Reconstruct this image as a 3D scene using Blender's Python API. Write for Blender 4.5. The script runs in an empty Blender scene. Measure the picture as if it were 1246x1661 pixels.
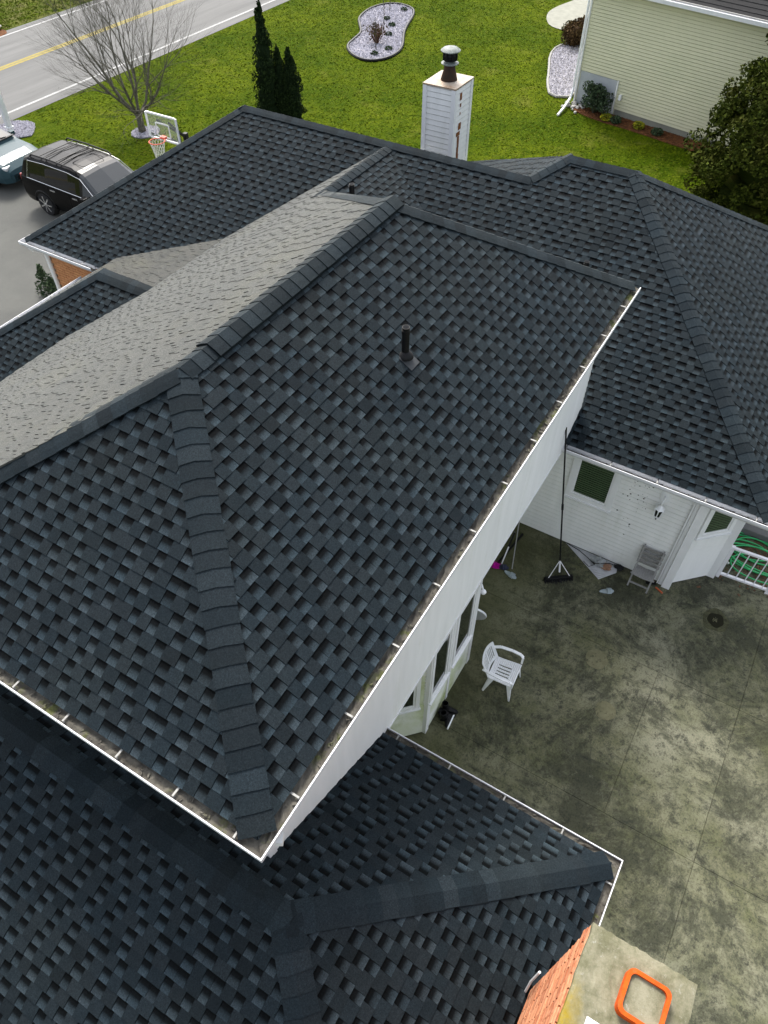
import bpy, math, random
import numpy as np
from mathutils import Vector, Matrix
random.seed(7); rng = np.random.default_rng(7)
R = math.radians
S = bpy.context.scene
COL = S.collection

# ------------------------------------------------------------------ camera, sky, sun, exposure
CAM = Vector((0, 0, 11.25))
cd = bpy.data.cameras.new('camera'); cam = bpy.data.objects.new('camera', cd); COL.objects.link(cam)
cam.location = CAM
cd.sensor_fit = 'VERTICAL'; cd.sensor_height = 36.0; cd.lens = 36.0 * 1182.8 / 1661.0
cd.clip_start = 0.1; cd.clip_end = 2000
_yaw, _pit = R(30.871), R(49.064)
VIEW = Vector((math.cos(_yaw) * math.cos(_pit), math.sin(_yaw) * math.cos(_pit), -math.sin(_pit)))
cam.rotation_euler = VIEW.to_track_quat('-Z', 'Y').to_euler()
S.camera = cam

SUN_EL, SUN_AZ = R(48), R(42)            # azimuth from +X towards +Y
SKY_STRENGTH, SUN_STRENGTH, EXPOSURE = 0.15, 1.5, 1.42
w = bpy.data.worlds.new('World'); S.world = w; w.use_nodes = True
nt = w.node_tree; bg = nt.nodes['Background']
sky = nt.nodes.new('ShaderNodeTexSky'); sky.sky_type = 'NISHITA'; sky.sun_disc = False
sky.sun_elevation = SUN_EL; sky.sun_rotation = R(90) - SUN_AZ
sky.air_density = 1.0; sky.dust_density = 4.0; sky.ozone_density = 1.0
hs = nt.nodes.new('ShaderNodeHueSaturation'); hs.inputs['Saturation'].default_value = 0.42
nt.links.new(sky.outputs[0], hs.inputs['Color']); nt.links.new(hs.outputs[0], bg.inputs[0])
bg.inputs[1].default_value = SKY_STRENGTH
sl = bpy.data.lights.new('sun', 'SUN'); sl.energy = SUN_STRENGTH; sl.angle = R(15); sl.color = (1.0, .965, .90)
so = bpy.data.objects.new('sun', sl); COL.objects.link(so)
SD = Vector((math.cos(SUN_EL) * math.cos(SUN_AZ), math.cos(SUN_EL) * math.sin(SUN_AZ), math.sin(SUN_EL)))
so.rotation_euler = (-SD).to_track_quat('-Z', 'Y').to_euler(); so.location = (0, 0, 60)
S.view_settings.view_transform = 'Standard'; S.view_settings.look = 'None'
S.view_settings.exposure = EXPOSURE; S.view_settings.gamma = 1; S.view_settings.use_curve_mapping = False

# ------------------------------------------------------------------ material helpers
def new_mat(name, rough=.8, spec=.5, metal=0.):
    m = bpy.data.materials.new(name); m.use_nodes = True
    b = m.node_tree.nodes['Principled BSDF']
    b.inputs['Roughness'].default_value = rough; b.inputs['Specular IOR Level'].default_value = spec
    b.inputs['Metallic'].default_value = metal
    return m, m.node_tree, b
def nd(t, typ, **kw):
    n = t.nodes.new(typ)
    for k, v in kw.items(): setattr(n, k, v)
    return n
def pos(t, scale=(1, 1, 1)):
    g = nd(t, 'ShaderNodeNewGeometry'); mp = nd(t, 'ShaderNodeMapping'); mp.inputs['Scale'].default_value = scale
    t.links.new(g.outputs['Position'], mp.inputs['Vector']); return mp.outputs[0]
def noise(t, vec, scale, detail=4., rough=.55, dist=0.):
    n = nd(t, 'ShaderNodeTexNoise'); n.inputs['Scale'].default_value = scale; n.inputs['Detail'].default_value = detail
    n.inputs['Roughness'].default_value = rough; n.inputs['Distortion'].default_value = dist
    t.links.new(vec, n.inputs['Vector']); return n.outputs['Fac']
def ramp(t, fac, stops):
    r = nd(t, 'ShaderNodeValToRGB'); e = r.color_ramp.elements
    while len(e) < len(stops): e.new(.5)
    for i, (p, c) in enumerate(stops):
        e[i].position = p; e[i].color = (c[0], c[1], c[2], 1) if hasattr(c, '__len__') else (c, c, c, 1)
    t.links.new(fac, r.inputs[0]); return r.outputs[0]
def mix(t, a, b, fac, mode='MIX'):
    m = nd(t, 'ShaderNodeMix', data_type='RGBA', blend_type=mode)
    for s, v in ((m.inputs['A'], a), (m.inputs['B'], b), (m.inputs['Factor'], fac)):
        if hasattr(v, 'is_output'): t.links.new(v, s)
        elif hasattr(v, '__len__'): s.default_value = (*v[:3], 1)
        else: s.default_value = v
    return m.outputs['Result']
def bump(t, b, h, strength=.3, dist=.02):
    n = nd(t, 'ShaderNodeBump'); n.inputs['Strength'].default_value = strength; n.inputs['Distance'].default_value = dist
    t.links.new(h, n.inputs['Height']); t.links.new(n.outputs[0], b.inputs['Normal'])
def simple(name, c1, c2=None, scale=6., rough=.7, spec=.5, metal=0., bmp=0., bscale=None, sc=(1, 1, 1), detail=4., dirt=None):
    m, t, b = new_mat(name, rough, spec, metal); v = pos(t, sc)
    if c2 is None: c2 = tuple(x * .82 for x in c1)
    f = noise(t, v, scale, detail)
    col = ramp(t, f, [(.3, c2), (.7, c1)])
    if dirt:                                            # (colour, scale, low, high): stains with their own outline
        d = noise(t, v, dirt[1], 6, .65); col = mix(t, col, dirt[0], ramp(t, d, [(dirt[2], 0), (dirt[3], 1)]))
    t.links.new(col, b.inputs['Base Color'])
    if bmp: bump(t, b, noise(t, v, bscale or scale * 6, 5), bmp, .01)
    return m

MAT = {}
def shingle_mat(name='asphalt_shingle', lichen=False):
    m, t, b = new_mat(name, .75, .06)
    a = nd(t, 'ShaderNodeAttribute', attribute_name='tone'); sp = nd(t, 'ShaderNodeSeparateColor'); t.links.new(a.outputs['Color'], sp.inputs[0])
    v = pos(t)
    hue = mix(t, (.0118, .0178, .0220), (.0150, .0202, .0236), sp.outputs['Green'])
    big = noise(t, v, .9, 3); hue = mix(t, hue, (.0155, .0202, .0216), ramp(t, big, [(.45, 0), (.7, .6)]))
    gran = ramp(t, noise(t, v, 170, 2, .8), [(.28, .22), (.5, .95), (.74, 2.4)])
    gran = mix(t, gran, ramp(t, noise(t, v, 62, 2, .7), [(.30, .45), (.5, .95), (.70, 1.7)]), .5)
    c = mix(t, hue, gran, 1., 'MULTIPLY')
    k = nd(t, 'ShaderNodeCombineColor')
    for i in ('Red', 'Green', 'Blue'): t.links.new(sp.outputs['Red'], k.inputs[i])
    c = mix(t, c, k.outputs[0], 1., 'MULTIPLY')
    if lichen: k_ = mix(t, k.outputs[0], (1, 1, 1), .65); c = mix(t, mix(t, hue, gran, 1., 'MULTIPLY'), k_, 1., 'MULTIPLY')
    if lichen:                                        # grazing-view glare painted grey-beige over the road-side slopes, plus tan lichened patches
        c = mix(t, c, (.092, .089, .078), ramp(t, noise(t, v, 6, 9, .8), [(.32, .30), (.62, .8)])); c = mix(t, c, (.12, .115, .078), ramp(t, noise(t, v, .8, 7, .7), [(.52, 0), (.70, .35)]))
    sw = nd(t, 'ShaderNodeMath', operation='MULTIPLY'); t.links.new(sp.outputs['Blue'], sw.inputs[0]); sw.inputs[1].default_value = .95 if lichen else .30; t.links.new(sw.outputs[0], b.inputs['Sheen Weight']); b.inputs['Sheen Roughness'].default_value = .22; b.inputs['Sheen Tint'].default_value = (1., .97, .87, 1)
    t.links.new(c, b.inputs['Base Color']); bump(t, b, noise(t, v, 140, 2, .8), .55, .006)
    return m
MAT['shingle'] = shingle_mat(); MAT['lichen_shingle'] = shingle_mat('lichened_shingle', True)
MAT['deck'] = simple('roof_deck', (.012, .013, .015), rough=.95, spec=.1)
MAT['white'] = simple('white_aluminium', (.70, .70, .72), (.60, .61, .62), 3, .45, .5)
MAT['strap'] = simple('dull_strap', (.34, .335, .31), (.20, .195, .18), 20, .6)
MAT['vinyl'] = simple('white_vinyl_siding', (.83, .83, .81), (.75, .755, .73), 2.2, .55, .4, sc=(2.6, 2.6, .4), dirt=((.66, .67, .60), 1.0, .58, .82))
MAT['trim'] = simple('white_trim', (.80, .80, .80), (.74, .75, .74), 4, .5)
MAT['mossy_vinyl'] = simple('mossy_vinyl', (.80, .81, .76), (.64, .68, .50), 3, .6, .4, sc=(1, 1, .7), dirt=((.36, .42, .16), 1.6, .47, .72))
MAT['grime'] = simple('gutter_grime', (.120, .112, .092), (.045, .040, .034), 9, .9, .2, bmp=.6, bscale=40, dirt=((.075, .082, .030), 5, .54, .66))
MAT['glass'] = None
def glass_mat(name, c, rough=.04, spec=.8):
    m, t, b = new_mat(name, rough, spec); b.inputs['Base Color'].default_value = (*c, 1); return m
MAT['glass'] = glass_mat('window_glass', (.012, .018, .012))
MAT['blind'] = simple('blind_slat', (.06, .10, .045), rough=.35, spec=.6)
MAT['black'] = simple('black_plastic', (.006, .006, .0065), rough=.5, spec=.2)
MAT['rubber'] = simple('rubber', (.018, .018, .019), rough=.85, spec=.2)
MAT['chrome'] = simple('bright_metal', (.62, .62, .62), rough=.25, metal=.9)
MAT['galv'] = simple('weathered_galvanised', (.20, .23, .215), (.08, .09, .08), 14, .6, .4, 0.)
MAT['leadgrey'] = simple('dull_lead', (.05, .054, .058), (.03, .033, .036), 14, .7, .3)
MAT['rusty'] = simple('rusty_pipe', (.06, .03, .018), (.022, .018, .016), 11, .75, .3, .2)
MAT['rustpan'] = simple('rust_stained_pan', (.44, .39, .32), (.26, .16, .09), 3.2, .55, .4, dirt=((.20, .09, .03), 5, .58, .74))
MAT['rust'] = simple('rust_stain', (.26, .10, .035), (.12, .05, .02), 12, .9, .2)
def brick_mat():
    m, t, b = new_mat('orange_brick', .9, .2); v = pos(t)
    o = nd(t, 'ShaderNodeObjectInfo')
    base = ramp(t, o.outputs['Random'], [(0, (.30, .095, .045)), (.3, (.44, .16, .075)), (.7, (.54, .235, .12)), (1, (.38, .16, .085))])
    c = mix(t, base, (.62, .36, .22), ramp(t, noise(t, v, 22, 5), [(.45, 0), (.8, .7)]))
    c = mix(t, c, (.10, .05, .03), ramp(t, noise(t, v, 30, 4), [(.62, 0), (.74, .9)]))
    t.links.new(c, b.inputs['Base Color']); bump(t, b, noise(t, v, 70, 4), .5, .006); return m
MAT['brick'] = brick_mat()
MAT['mortar'] = simple('mortar', (.42, .32, .22), (.16, .10, .06), 20, .95, .1)
MAT['capstone'] = simple('mossy_concrete_cap', (.235, .225, .17), (.14, .138, .09), 7, .95, .15, bmp=.5, bscale=60, detail=8, dirt=((.32, .32, .28), 14, .58, .70))
def cap_mat():
    m, t, b = new_mat('lichen_concrete', .95, .15); v = pos(t); n1 = noise(t, v, 5, 9, .75); n2 = noise(t, v, 26, 8, .8)
    c = mix(t, (.23, .215, .15), (.115, .112, .066), ramp(t, n1, [(.38, 0), (.60, 1)])); c = mix(t, c, (.32, .32, .27), ramp(t, n2, [(.58, 0), (.70, .9)])); c = mix(t, c, (.06, .055, .035), ramp(t, n2, [(.28, .8), (.40, 0)]))
    g = nd(t, 'ShaderNodeNewGeometry'); sx = nd(t, 'ShaderNodeSeparateXYZ'); t.links.new(g.outputs['Position'], sx.inputs[0])
    my = nd(t, 'ShaderNodeMapRange'); t.links.new(sx.outputs['Y'], my.inputs[0]); my.inputs[1].default_value = -.86; my.inputs[2].default_value = -.66
    mx = nd(t, 'ShaderNodeMapRange'); t.links.new(sx.outputs['X'], mx.inputs[0]); mx.inputs[1].default_value = 1.55; mx.inputs[2].default_value = 1.0
    k = nd(t, 'ShaderNodeMath', operation='MULTIPLY'); t.links.new(my.outputs[0], k.inputs[0]); t.links.new(mx.outputs[0], k.inputs[1])
    k2 = nd(t, 'ShaderNodeMath', operation='MULTIPLY'); t.links.new(k.outputs[0], k2.inputs[0]); t.links.new(noise(t, v, 9, 8, .75), k2.inputs[1])
    c = mix(t, c, (.24, .17, .012), ramp(t, k2.outputs[0], [(.16, 0), (.40, .9)]))
    t.links.new(c, b.inputs['Base Color']); bump(t, b, n2, .7, .008); return m
MAT['capconcrete'] = cap_mat()
MAT['lichen'] = simple('yellow_lichen', (.30, .24, .03), (.16, .14, .04), 14, .95, .1)
MAT['clay'] = simple('orange_clay', (.60, .090, .010), (.42, .06, .008), 16, .9, .15, bmp=.5, bscale=50, dirt=((.30, .10, .03), 9, .56, .70))
MAT['yellowvinyl'] = simple('pale_yellow_siding', (.62, .60, .42), (.56, .545, .38), .6, .6, .35, dirt=((.53, .53, .36), .7, .5, .8))
MAT['foundation'] = simple('grey_foundation', (.42, .44, .46), (.34, .36, .37), 3, .85, .2)
MAT['bark'] = simple('grey_bark', (.16, .15, .12), (.07, .065, .05), 20, .95, .1)
MAT['twig'] = simple('dark_twig', (.085, .080, .058), (.05, .047, .035), 8, .9, .1)
MAT['soil'] = simple('dark_soil', (.04, .03, .02), rough=.95, spec=.1)
MAT['wood'] = simple('weathered_grey_wood', (.30, .295, .28), (.20, .195, .185), 14, .75, .3, sc=(1, 6, 1))
MAT['plastic'] = simple('white_plastic', (.82, .83, .84), (.78, .79, .79), 3, .35, .5)
MAT['steelw'] = simple('white_painted_metal', (.78, .77, .79), (.70, .69, .70), 6, .4)
MAT['hose'] = simple('green_hose', (.015, .36, .10), (.01, .28, .08), 8, .4, .5)
MAT['magenta'] = simple('magenta_fabric', (.55, .012, .36), (.42, .01, .26), 20, .9, .1)
MAT['slide'] = simple('grey_blue_foam', (.36, .42, .44), (.30, .35, .37), 10, .7, .3)
MAT['navy'] = simple('navy_rubber', (.02, .025, .06), rough=.6)
MAT['orange'] = simple('orange_handle', (.50, .10, .03), rough=.5)
MAT['hoopred'] = simple('red_orange_steel', (.72, .10, .04), rough=.4)
MAT['net'] = simple('white_cord', (.72, .73, .66), rough=.9)
def leaf_mat(name, c1, c2, c3=None):
    m, t, b = new_mat(name, .9, .04); v = pos(t)
    a = nd(t, 'ShaderNodeAttribute', attribute_name='tone'); sp = nd(t, 'ShaderNodeSeparateColor'); t.links.new(a.outputs['Color'], sp.inputs[0])
    c = mix(t, c1, c2, sp.outputs['Red'])
    if c3: c = mix(t, c, c3, ramp(t, noise(t, v, 1.3, 4), [(.5, 0), (.68, .8)]))
    t.links.new(c, b.inputs['Base Color']); return m
MAT['thuja'] = leaf_mat('arborvitae_leaf', (.006, .012, .005), (.022, .038, .012))
MAT['conifer'] = leaf_mat('conifer_leaf', (.012, .020, .003), (.060, .076, .010), (.060, .062, .012))
MAT['shrubleaf'] = leaf_mat('shrub_leaf', (.02, .035, .02), (.07, .10, .05))
MAT['brownshrub'] = leaf_mat('brown_shrub_leaf', (.035, .022, .012), (.10, .065, .03), (.06, .07, .02))
MAT['yellowflower'] = leaf_mat('yellow_flower', (.35, .30, .02), (.10, .16, .02))
MAT['grassblade'] = leaf_mat('grass_blade', (.040, .070, .002), (.094, .124, .004), (.120, .135, .012))
MAT['mulchred'] = simple('red_brown_mulch', (.16, .065, .025), (.06, .028, .014), 9, .95, .1, bmp=.8, bscale=30)
def gravel_mat():
    m, t, b = new_mat('white_gravel', .85, .3); v = pos(t)
    a = nd(t, 'ShaderNodeAttribute', attribute_name='tone'); 
    t.links.new(mix(t, (.33, .32, .36), a.outputs['Color'], 1., 'MULTIPLY'), b.inputs['Base Color']); return m
MAT['gravel'] = gravel_mat()
MAT['gravelbed'] = simple('gravel_bed', (.32, .31, .35), (.15, .145, .165), 14, .9, .2, bmp=1., bscale=26)
def lawn_mat(name, dry=.0):
    m, t, b = new_mat(name, .95, .02); v = pos(t)
    n1 = noise(t, v, .28, 5, .6); n2 = noise(t, v, 2.2, 6, .7); n3 = noise(t, v, 16, 4, .7)
    c = mix(t, (.050, .080, .002), (.095, .124, .004), ramp(t, n1, [(.40, 0), (.60, 1)]))
    c = mix(t, c, (.018, .040, .001), ramp(t, n2, [(.34, .8), (.52, 0)]))
    c = mix(t, c, (.150, .175, .008), ramp(t, n2, [(.60, 0), (.80, .6)]))
    c = mix(t, c, (.020, .040, .001), ramp(t, n3, [(.40, .75), (.56, 0)]))
    c = mix(t, c, (.12, .125, .022), ramp(t, noise(t, v, .55, 7, .72, .4), [(.56, 0), (.68, .5)]))
    if dry: c = mix(t, c, (.15, .13, .06), ramp(t, noise(t, v, 1.1, 6, .7), [(.42, 0), (.62, dry)]))
    t.links.new(c, b.inputs['Base Color']); bump(t, b, noise(t, v, 12, 6, .8), 1., .06); return m
MAT['lawn'] = lawn_mat('lawn'); MAT['verge'] = lawn_mat('rough_verge', .75)
def asphalt_mat(name, c1, c2, streak):
    m, t, b = new_mat(name, .85, .3); v = pos(t)
    c = mix(t, c1, c2, ramp(t, noise(t, pos(t, streak), 1.0, 6, .6), [(.36, 0), (.66, 1)]))
    c = mix(t, c, tuple(x * 1.5 for x in c1), ramp(t, noise(t, v, 90, 2, .8), [(.5, 0), (.8, .55)]))
    c = mix(t, c, tuple(x * .5 for x in c1), ramp(t, noise(t, pos(t, (.35, 1.1, 1)), 1.6, 7, .7, .6), [(.60, 0), (.72, .5)]))
    t.links.new(c, b.inputs['Base Color']); bump(t, b, noise(t, v, 80, 3), .3, .006); return m
MAT['road'] = asphalt_mat('road_asphalt', (.088, .088, .085), (.128, .127, .122), (.12, 1.3, 1))
MAT['drive'] = asphalt_mat('driveway_asphalt', (.086, .087, .078), (.056, .057, .053), (.45, .45, 1))
MAT['roadwhite'] = simple('road_paint_white', (.34, .34, .33), (.22, .22, .21), 7, .8)
MAT['roadyellow'] = simple('road_paint_yellow', (.25, .19, .008), (.17, .135, .018), 7, .8)
MAT['concrete'] = simple('pale_concrete', (.27, .27, .225), (.21, .21, .175), 3, .9, .2)
def patio_mat():
    m, t, b = new_mat('mossy_patio_concrete', .88, .25); v = pos(t)
    n1 = noise(t, v, .42, 6, .62); n2 = noise(t, v, 1.6, 10, .78, .2); n3 = noise(t, v, 8, 10, .82, .25); n4 = noise(t, v, .62, 10, .78, .45)
    n5 = noise(t, pos(t, (2.6, .8, 1)), 1.5, 9, .75, .3); n6 = noise(t, v, 30, 6, .8)
    c = mix(t, (.165, .162, .100), (.090, .095, .046), ramp(t, n2, [(.38, 0), (.60, 1)]))
    c = mix(t, c, (.215, .21, .15), ramp(t, n1, [(.46, 0), (.68, .9)]))
    c = mix(t, c, (.034, .037, .022), ramp(t, n4, [(.485, 0), (.575, .8)]))
    c = mix(t, c, (.040, .043, .028), ramp(t, n5, [(.52, 0), (.64, .75)]))
    c = mix(t, c, (.024, .026, .018), ramp(t, n3, [(.50, 0), (.61, .8)]))
    c = mix(t, c, (.215, .21, .15), ramp(t, noise(t, v, 5.5, 10, .88), [(.56, 0), (.68, .6)]))
    c = mix(t, c, mix(t, c, (.35, .35, .33), 1., 'MULTIPLY'), ramp(t, n6, [(.50, 0), (.64, .75)]))
    oi = nd(t, 'ShaderNodeObjectInfo'); c = mix(t, c, ramp(t, oi.outputs['Random'], [(0, (.84, .84, .83)), (1, (1.0, 1.0, 1.0))]), 1., 'MULTIPLY')
    # mossier and darker strip of damp concrete along the two walls, with its own ragged edge
    g = nd(t, 'ShaderNodeNewGeometry'); sx = nd(t, 'ShaderNodeSeparateXYZ'); t.links.new(g.outputs['Position'], sx.inputs[0])
    ad = nd(t, 'ShaderNodeMath', operation='ADD'); t.links.new(sx.outputs['Y'], ad.inputs[0]); t.links.new(n4, ad.inputs[1])
    moss = mix(t, (.046, .050, .016), (.088, .088, .034), ramp(t, n3, [(.4, 0), (.62, 1)]))
    mr = nd(t, 'ShaderNodeMapRange'); t.links.new(ad.outputs[0], mr.inputs[0]); mr.inputs[1].default_value = 1.7; mr.inputs[2].default_value = 3.1
    c = mix(t, c, moss, ramp(t, mr.outputs[0], [(0, 0), (1, .7)]))
    t.links.new(c, b.inputs['Base Color']); bump(t, b, n3, .35, .01); return m
MAT['patio'] = patio_mat()
MAT['stain'] = simple('pale_stain', (.150, .142, .085), (.095, .094, .052), 9, .9, .2, detail=9, dirt=((.06, .06, .035), 16, .54, .64))
MAT['dampmoss'] = simple('damp_concrete', (.085, .085, .045), (.035, .036, .022), 18, .95, .1, detail=9)
MAT['darkmoss'] = simple('black_moss', (.018, .018, .010), rough=.95, spec=.1)
def paint_mat(name, c, rough=.28, coat=.8):
    m, t, b = new_mat(name, rough, .5); b.inputs['Base Color'].default_value = (*c, 1); b.inputs['Specular IOR Level'].default_value = .10
    b.inputs['Coat Weight'].default_value = coat; b.inputs['Coat Roughness'].default_value = .06; return m
MAT['suvpaint'] = paint_mat('black_car_paint', (.002, .002, .0022), .24, .0)
MAT['sedanpaint'] = paint_mat('teal_grey_car_paint', (.030, .062, .074), .45, .15)
MAT['carglass'] = glass_mat('car_glass', (.004, .005, .005), .03, .4)
MAT['screen'] = glass_mat('windscreen_glass', (.02, .024, .026), .03, .6)
MAT['lampclear'] = glass_mat('clear_lamp', (.55, .56, .56), .1, .8)
MAT['lampred'] = glass_mat('red_lamp', (.30, .01, .01), .15, .7)
def acrylic():
    m, t, b = new_mat('clear_acrylic', .08, .5); b.inputs['Base Color'].default_value = (.85, .88, .82, 1)
    b.inputs['Alpha'].default_value = .10; return m
MAT['acrylic'] = acrylic()
MAT['sheet'] = simple('grey_white_plastic_sheet', (.56, .56, .58), (.44, .44, .46), 6, .6, bmp=.5, bscale=12)
MAT['cloth'] = simple('brown_paper', (.34, .20, .13), (.24, .13, .08), 14, .9)
MAT['bag'] = simple('crumpled_bag', (.42, .44, .44), (.20, .21, .21), 10, .45, bmp=.8, bscale=20)
MAT['stone'] = simple('field_stone', (.40, .39, .36), (.25, .24, .22), 5, .9, bmp=.6)

# ------------------------------------------------------------------ mesh helpers
WL = {}                                                  # world location of each built object
class MB:
    def __init__(s): s.v = []; s.f = []; s.t = []        # vertices, faces, per-face-corner tone (or None)
    def face(s, pts, tone=None):
        i = len(s.v); s.v += [tuple(p) for p in pts]; s.f.append(tuple(range(i, i + len(pts)))); s.t.append(tone)
    def box(s, c, h, rot=None, tone=None):
        c = Vector(c); P = []
        for z in (-1, 1):
            for y in (-1, 1):
                for x in (-1, 1):
                    p = Vector((x * h[0], y * h[1], z * h[2])); P.append(tuple(c + (rot @ p if rot else p)))
        i = len(s.v); s.v += P
        for q in ((0, 2, 3, 1), (4, 5, 7, 6), (0, 1, 5, 4), (2, 6, 7, 3), (0, 4, 6, 2), (1, 3, 7, 5)): s.f.append(tuple(i + k for k in q)); s.t.append(tone)
    def bx(s, x0, x1, y0, y1, z0, z1, tone=None): s.box(((x0 + x1) / 2, (y0 + y1) / 2, (z0 + z1) / 2), (abs(x1 - x0) / 2, abs(y1 - y0) / 2, abs(z1 - z0) / 2), None, tone)
    def bar(s, a, b, w_, h_=None, up=(0, 0, 1), tone=None):
        a, b = Vector(a), Vector(b); d = (b - a); L = d.length; d.normalize(); u = Vector(up)
        if abs(d.dot(u)) > .98: u = Vector((1, 0, 0))
        x = d.cross(u).normalized(); y = x.cross(d)
        s.box((a + b) / 2, (L / 2, w_ / 2, (h_ or w_) / 2), Matrix((d, x, y)).transposed(), tone)
    def tube(s, pts, r, n=8, cap=True, tone=None, closed=False):
        pts = [Vector(p) for p in pts]; rs = r if hasattr(r, '__len__') else [r] * len(pts)
        i0 = len(s.v); ref = None; m = len(pts)
        for k, p in enumerate(pts):
            d = (pts[(k + 1) % m] - pts[k - 1]) if closed else (pts[min(k + 1, m - 1)] - pts[max(k - 1, 0)])
            d.normalize()
            if ref is None: ref = Vector((0, 0, 1)) if abs(d.z) < .9 else Vector((1, 0, 0))
            x = d.cross(ref)
            if x.length < 1e-4: x = d.cross(Vector((1, .3, 0)))
            x.normalize(); y = d.cross(x); ref = (-y if y.dot(ref) < 0 else y)
            y = ref - d * ref.dot(d); y.normalize(); x = y.cross(d)
            for j in range(n):
                a = 2 * math.pi * j / n; s.v.append(tuple(p + (x * math.cos(a) + y * math.sin(a)) * rs[k]))
        for k in range(m if closed else m - 1):
            k2 = (k + 1) % m
            for j in range(n): s.f.append((i0 + k * n + j, i0 + k * n + (j + 1) % n, i0 + k2 * n + (j + 1) % n, i0 + k2 * n + j)); s.t.append(tone)
        if cap and not closed: s.f += [tuple(i0 + j for j in range(n))[::-1], tuple(i0 + (m - 1) * n + j for j in range(n))]; s.t += [tone, tone]
    def lathe(s, c, prof, n=20, axis=None, tone=None):
        c = Vector(c); i0 = len(s.v); q = Vector((0, 0, 1)).rotation_difference(Vector(axis)).to_matrix() if axis else None
        for (r, z) in prof:
            for j in range(n):
                a = 2 * math.pi * j / n; p = Vector((r * math.cos(a), r * math.sin(a), z)); s.v.append(tuple(c + (q @ p if q else p)))
        for k in range(len(prof) - 1):
            for j in range(n): s.f.append((i0 + k * n + j, i0 + k * n + (j + 1) % n, i0 + (k + 1) * n + (j + 1) % n, i0 + (k + 1) * n + j)); s.t.append(tone)
        s.f += [tuple(i0 + j for j in range(n))[::-1], tuple(i0 + (len(prof) - 1) * n + j for j in range(n))]; s.t += [tone, tone]
    def prism(s, poly, z0, z1, tone=None):
        i = len(s.v); n = len(poly); s.v += [(p[0], p[1], z0) for p in poly] + [(p[0], p[1], z1) for p in poly]
        s.f += [tuple(i + k for k in range(n))[::-1], tuple(i + n + k for k in range(n))]; s.t += [tone] * 2
        for k in range(n): s.f.append((i + k, i + (k + 1) % n, i + n + (k + 1) % n, i + n + k)); s.t.append(tone)
    def extrude(s, prof, a, b, side, tone=None):          # 2-D profile (out, up) swept from a to b; side = outward unit vector
        a, b, side = Vector(a), Vector(b), Vector(side); n = len(prof); i = len(s.v)
        for e in (a, b): s.v += [tuple(e + side * p[0] + Vector((0, 0, p[1]))) for p in prof]
        for k in range(n): s.f.append((i + k, i + (k + 1) % n, i + n + (k + 1) % n, i + n + k)); s.t.append(tone)
        s.f += [tuple(i + k for k in range(n))[::-1], tuple(i + n + k for k in range(n))]; s.t += [tone] * 2
    def mesh(s, name, mat, off=(0, 0, 0), smooth=False):
        me = bpy.data.meshes.new(name); V = np.array(s.v, dtype=np.float64) - np.array(off)
        me.from_pydata(V.tolist(), [], s.f)
        if any(t is not None for t in s.t):
            at = me.color_attributes.new('tone', 'FLOAT_COLOR', 'CORNER'); buf = []
            for f, t in zip(s.f, s.t):
                if t is None: t = (1., .5)
                if isinstance(t, list): 
                    for q in t: buf += [q[0], q[1], 1, 1]
                else: buf += [t[0], t[1], t[2] if len(t) > 2 else 1, 1] * len(f)
            at.data.foreach_set('color', buf)
        if mat is not None: me.materials.append(MAT[mat] if isinstance(mat, str) else mat)
        if smooth: me.polygons.foreach_set('use_smooth', [True] * len(me.polygons))
        return me
    def build(s, name, mat, parent=None, smooth=False, bevel=0., base=False, auto=None):
        V = np.array(s.v); lo, hi = V.min(0), V.max(0); c = (lo + hi) / 2
        if base: c[2] = lo[2]
        me = s.mesh(name, mat, c, smooth)
        o = bpy.data.objects.new(name, me); COL.objects.link(o); pw = np.zeros(3)
        if parent: o.parent = parent; pw = np.array(WL[parent.name])
        o.location = c - pw; WL[o.name] = tuple(c)
        if bevel:
            bm = o.modifiers.new('bevel', 'BEVEL'); bm.width = bevel; bm.segments = 2; bm.limit_method = 'ANGLE'; bm.angle_limit = R(35)
        if auto: me.set_sharp_from_angle(angle=R(auto))
        return o
def tag(o, label=None, cat=None, group=None, kind=None):
    if label: o['label'] = label
    if cat: o['category'] = cat
    if group: o['group'] = group
    if kind: o['kind'] = kind
    return o
def thing(name, label, cat, loc=(0, 0, 0), group=None):
    o = bpy.data.objects.new(name, None); COL.objects.link(o); o.location = loc; o.empty_display_size = .3; WL[o.name] = tuple(loc)
    return tag(o, label, cat, group)
def copy_tree(o, parent=None):
    c = o.copy(); COL.objects.link(c)
    if parent: c.parent = parent
    for ch in list(o.children): copy_tree(ch, c)
    return c
def sheet(name, poly, z, mat, parent=None, kind='structure'):
    m = MB(); m.face([(p[0], p[1], z) for p in poly]); o = m.build(name, mat, parent)
    if parent is None: tag(o, kind=kind)
    return o

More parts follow.
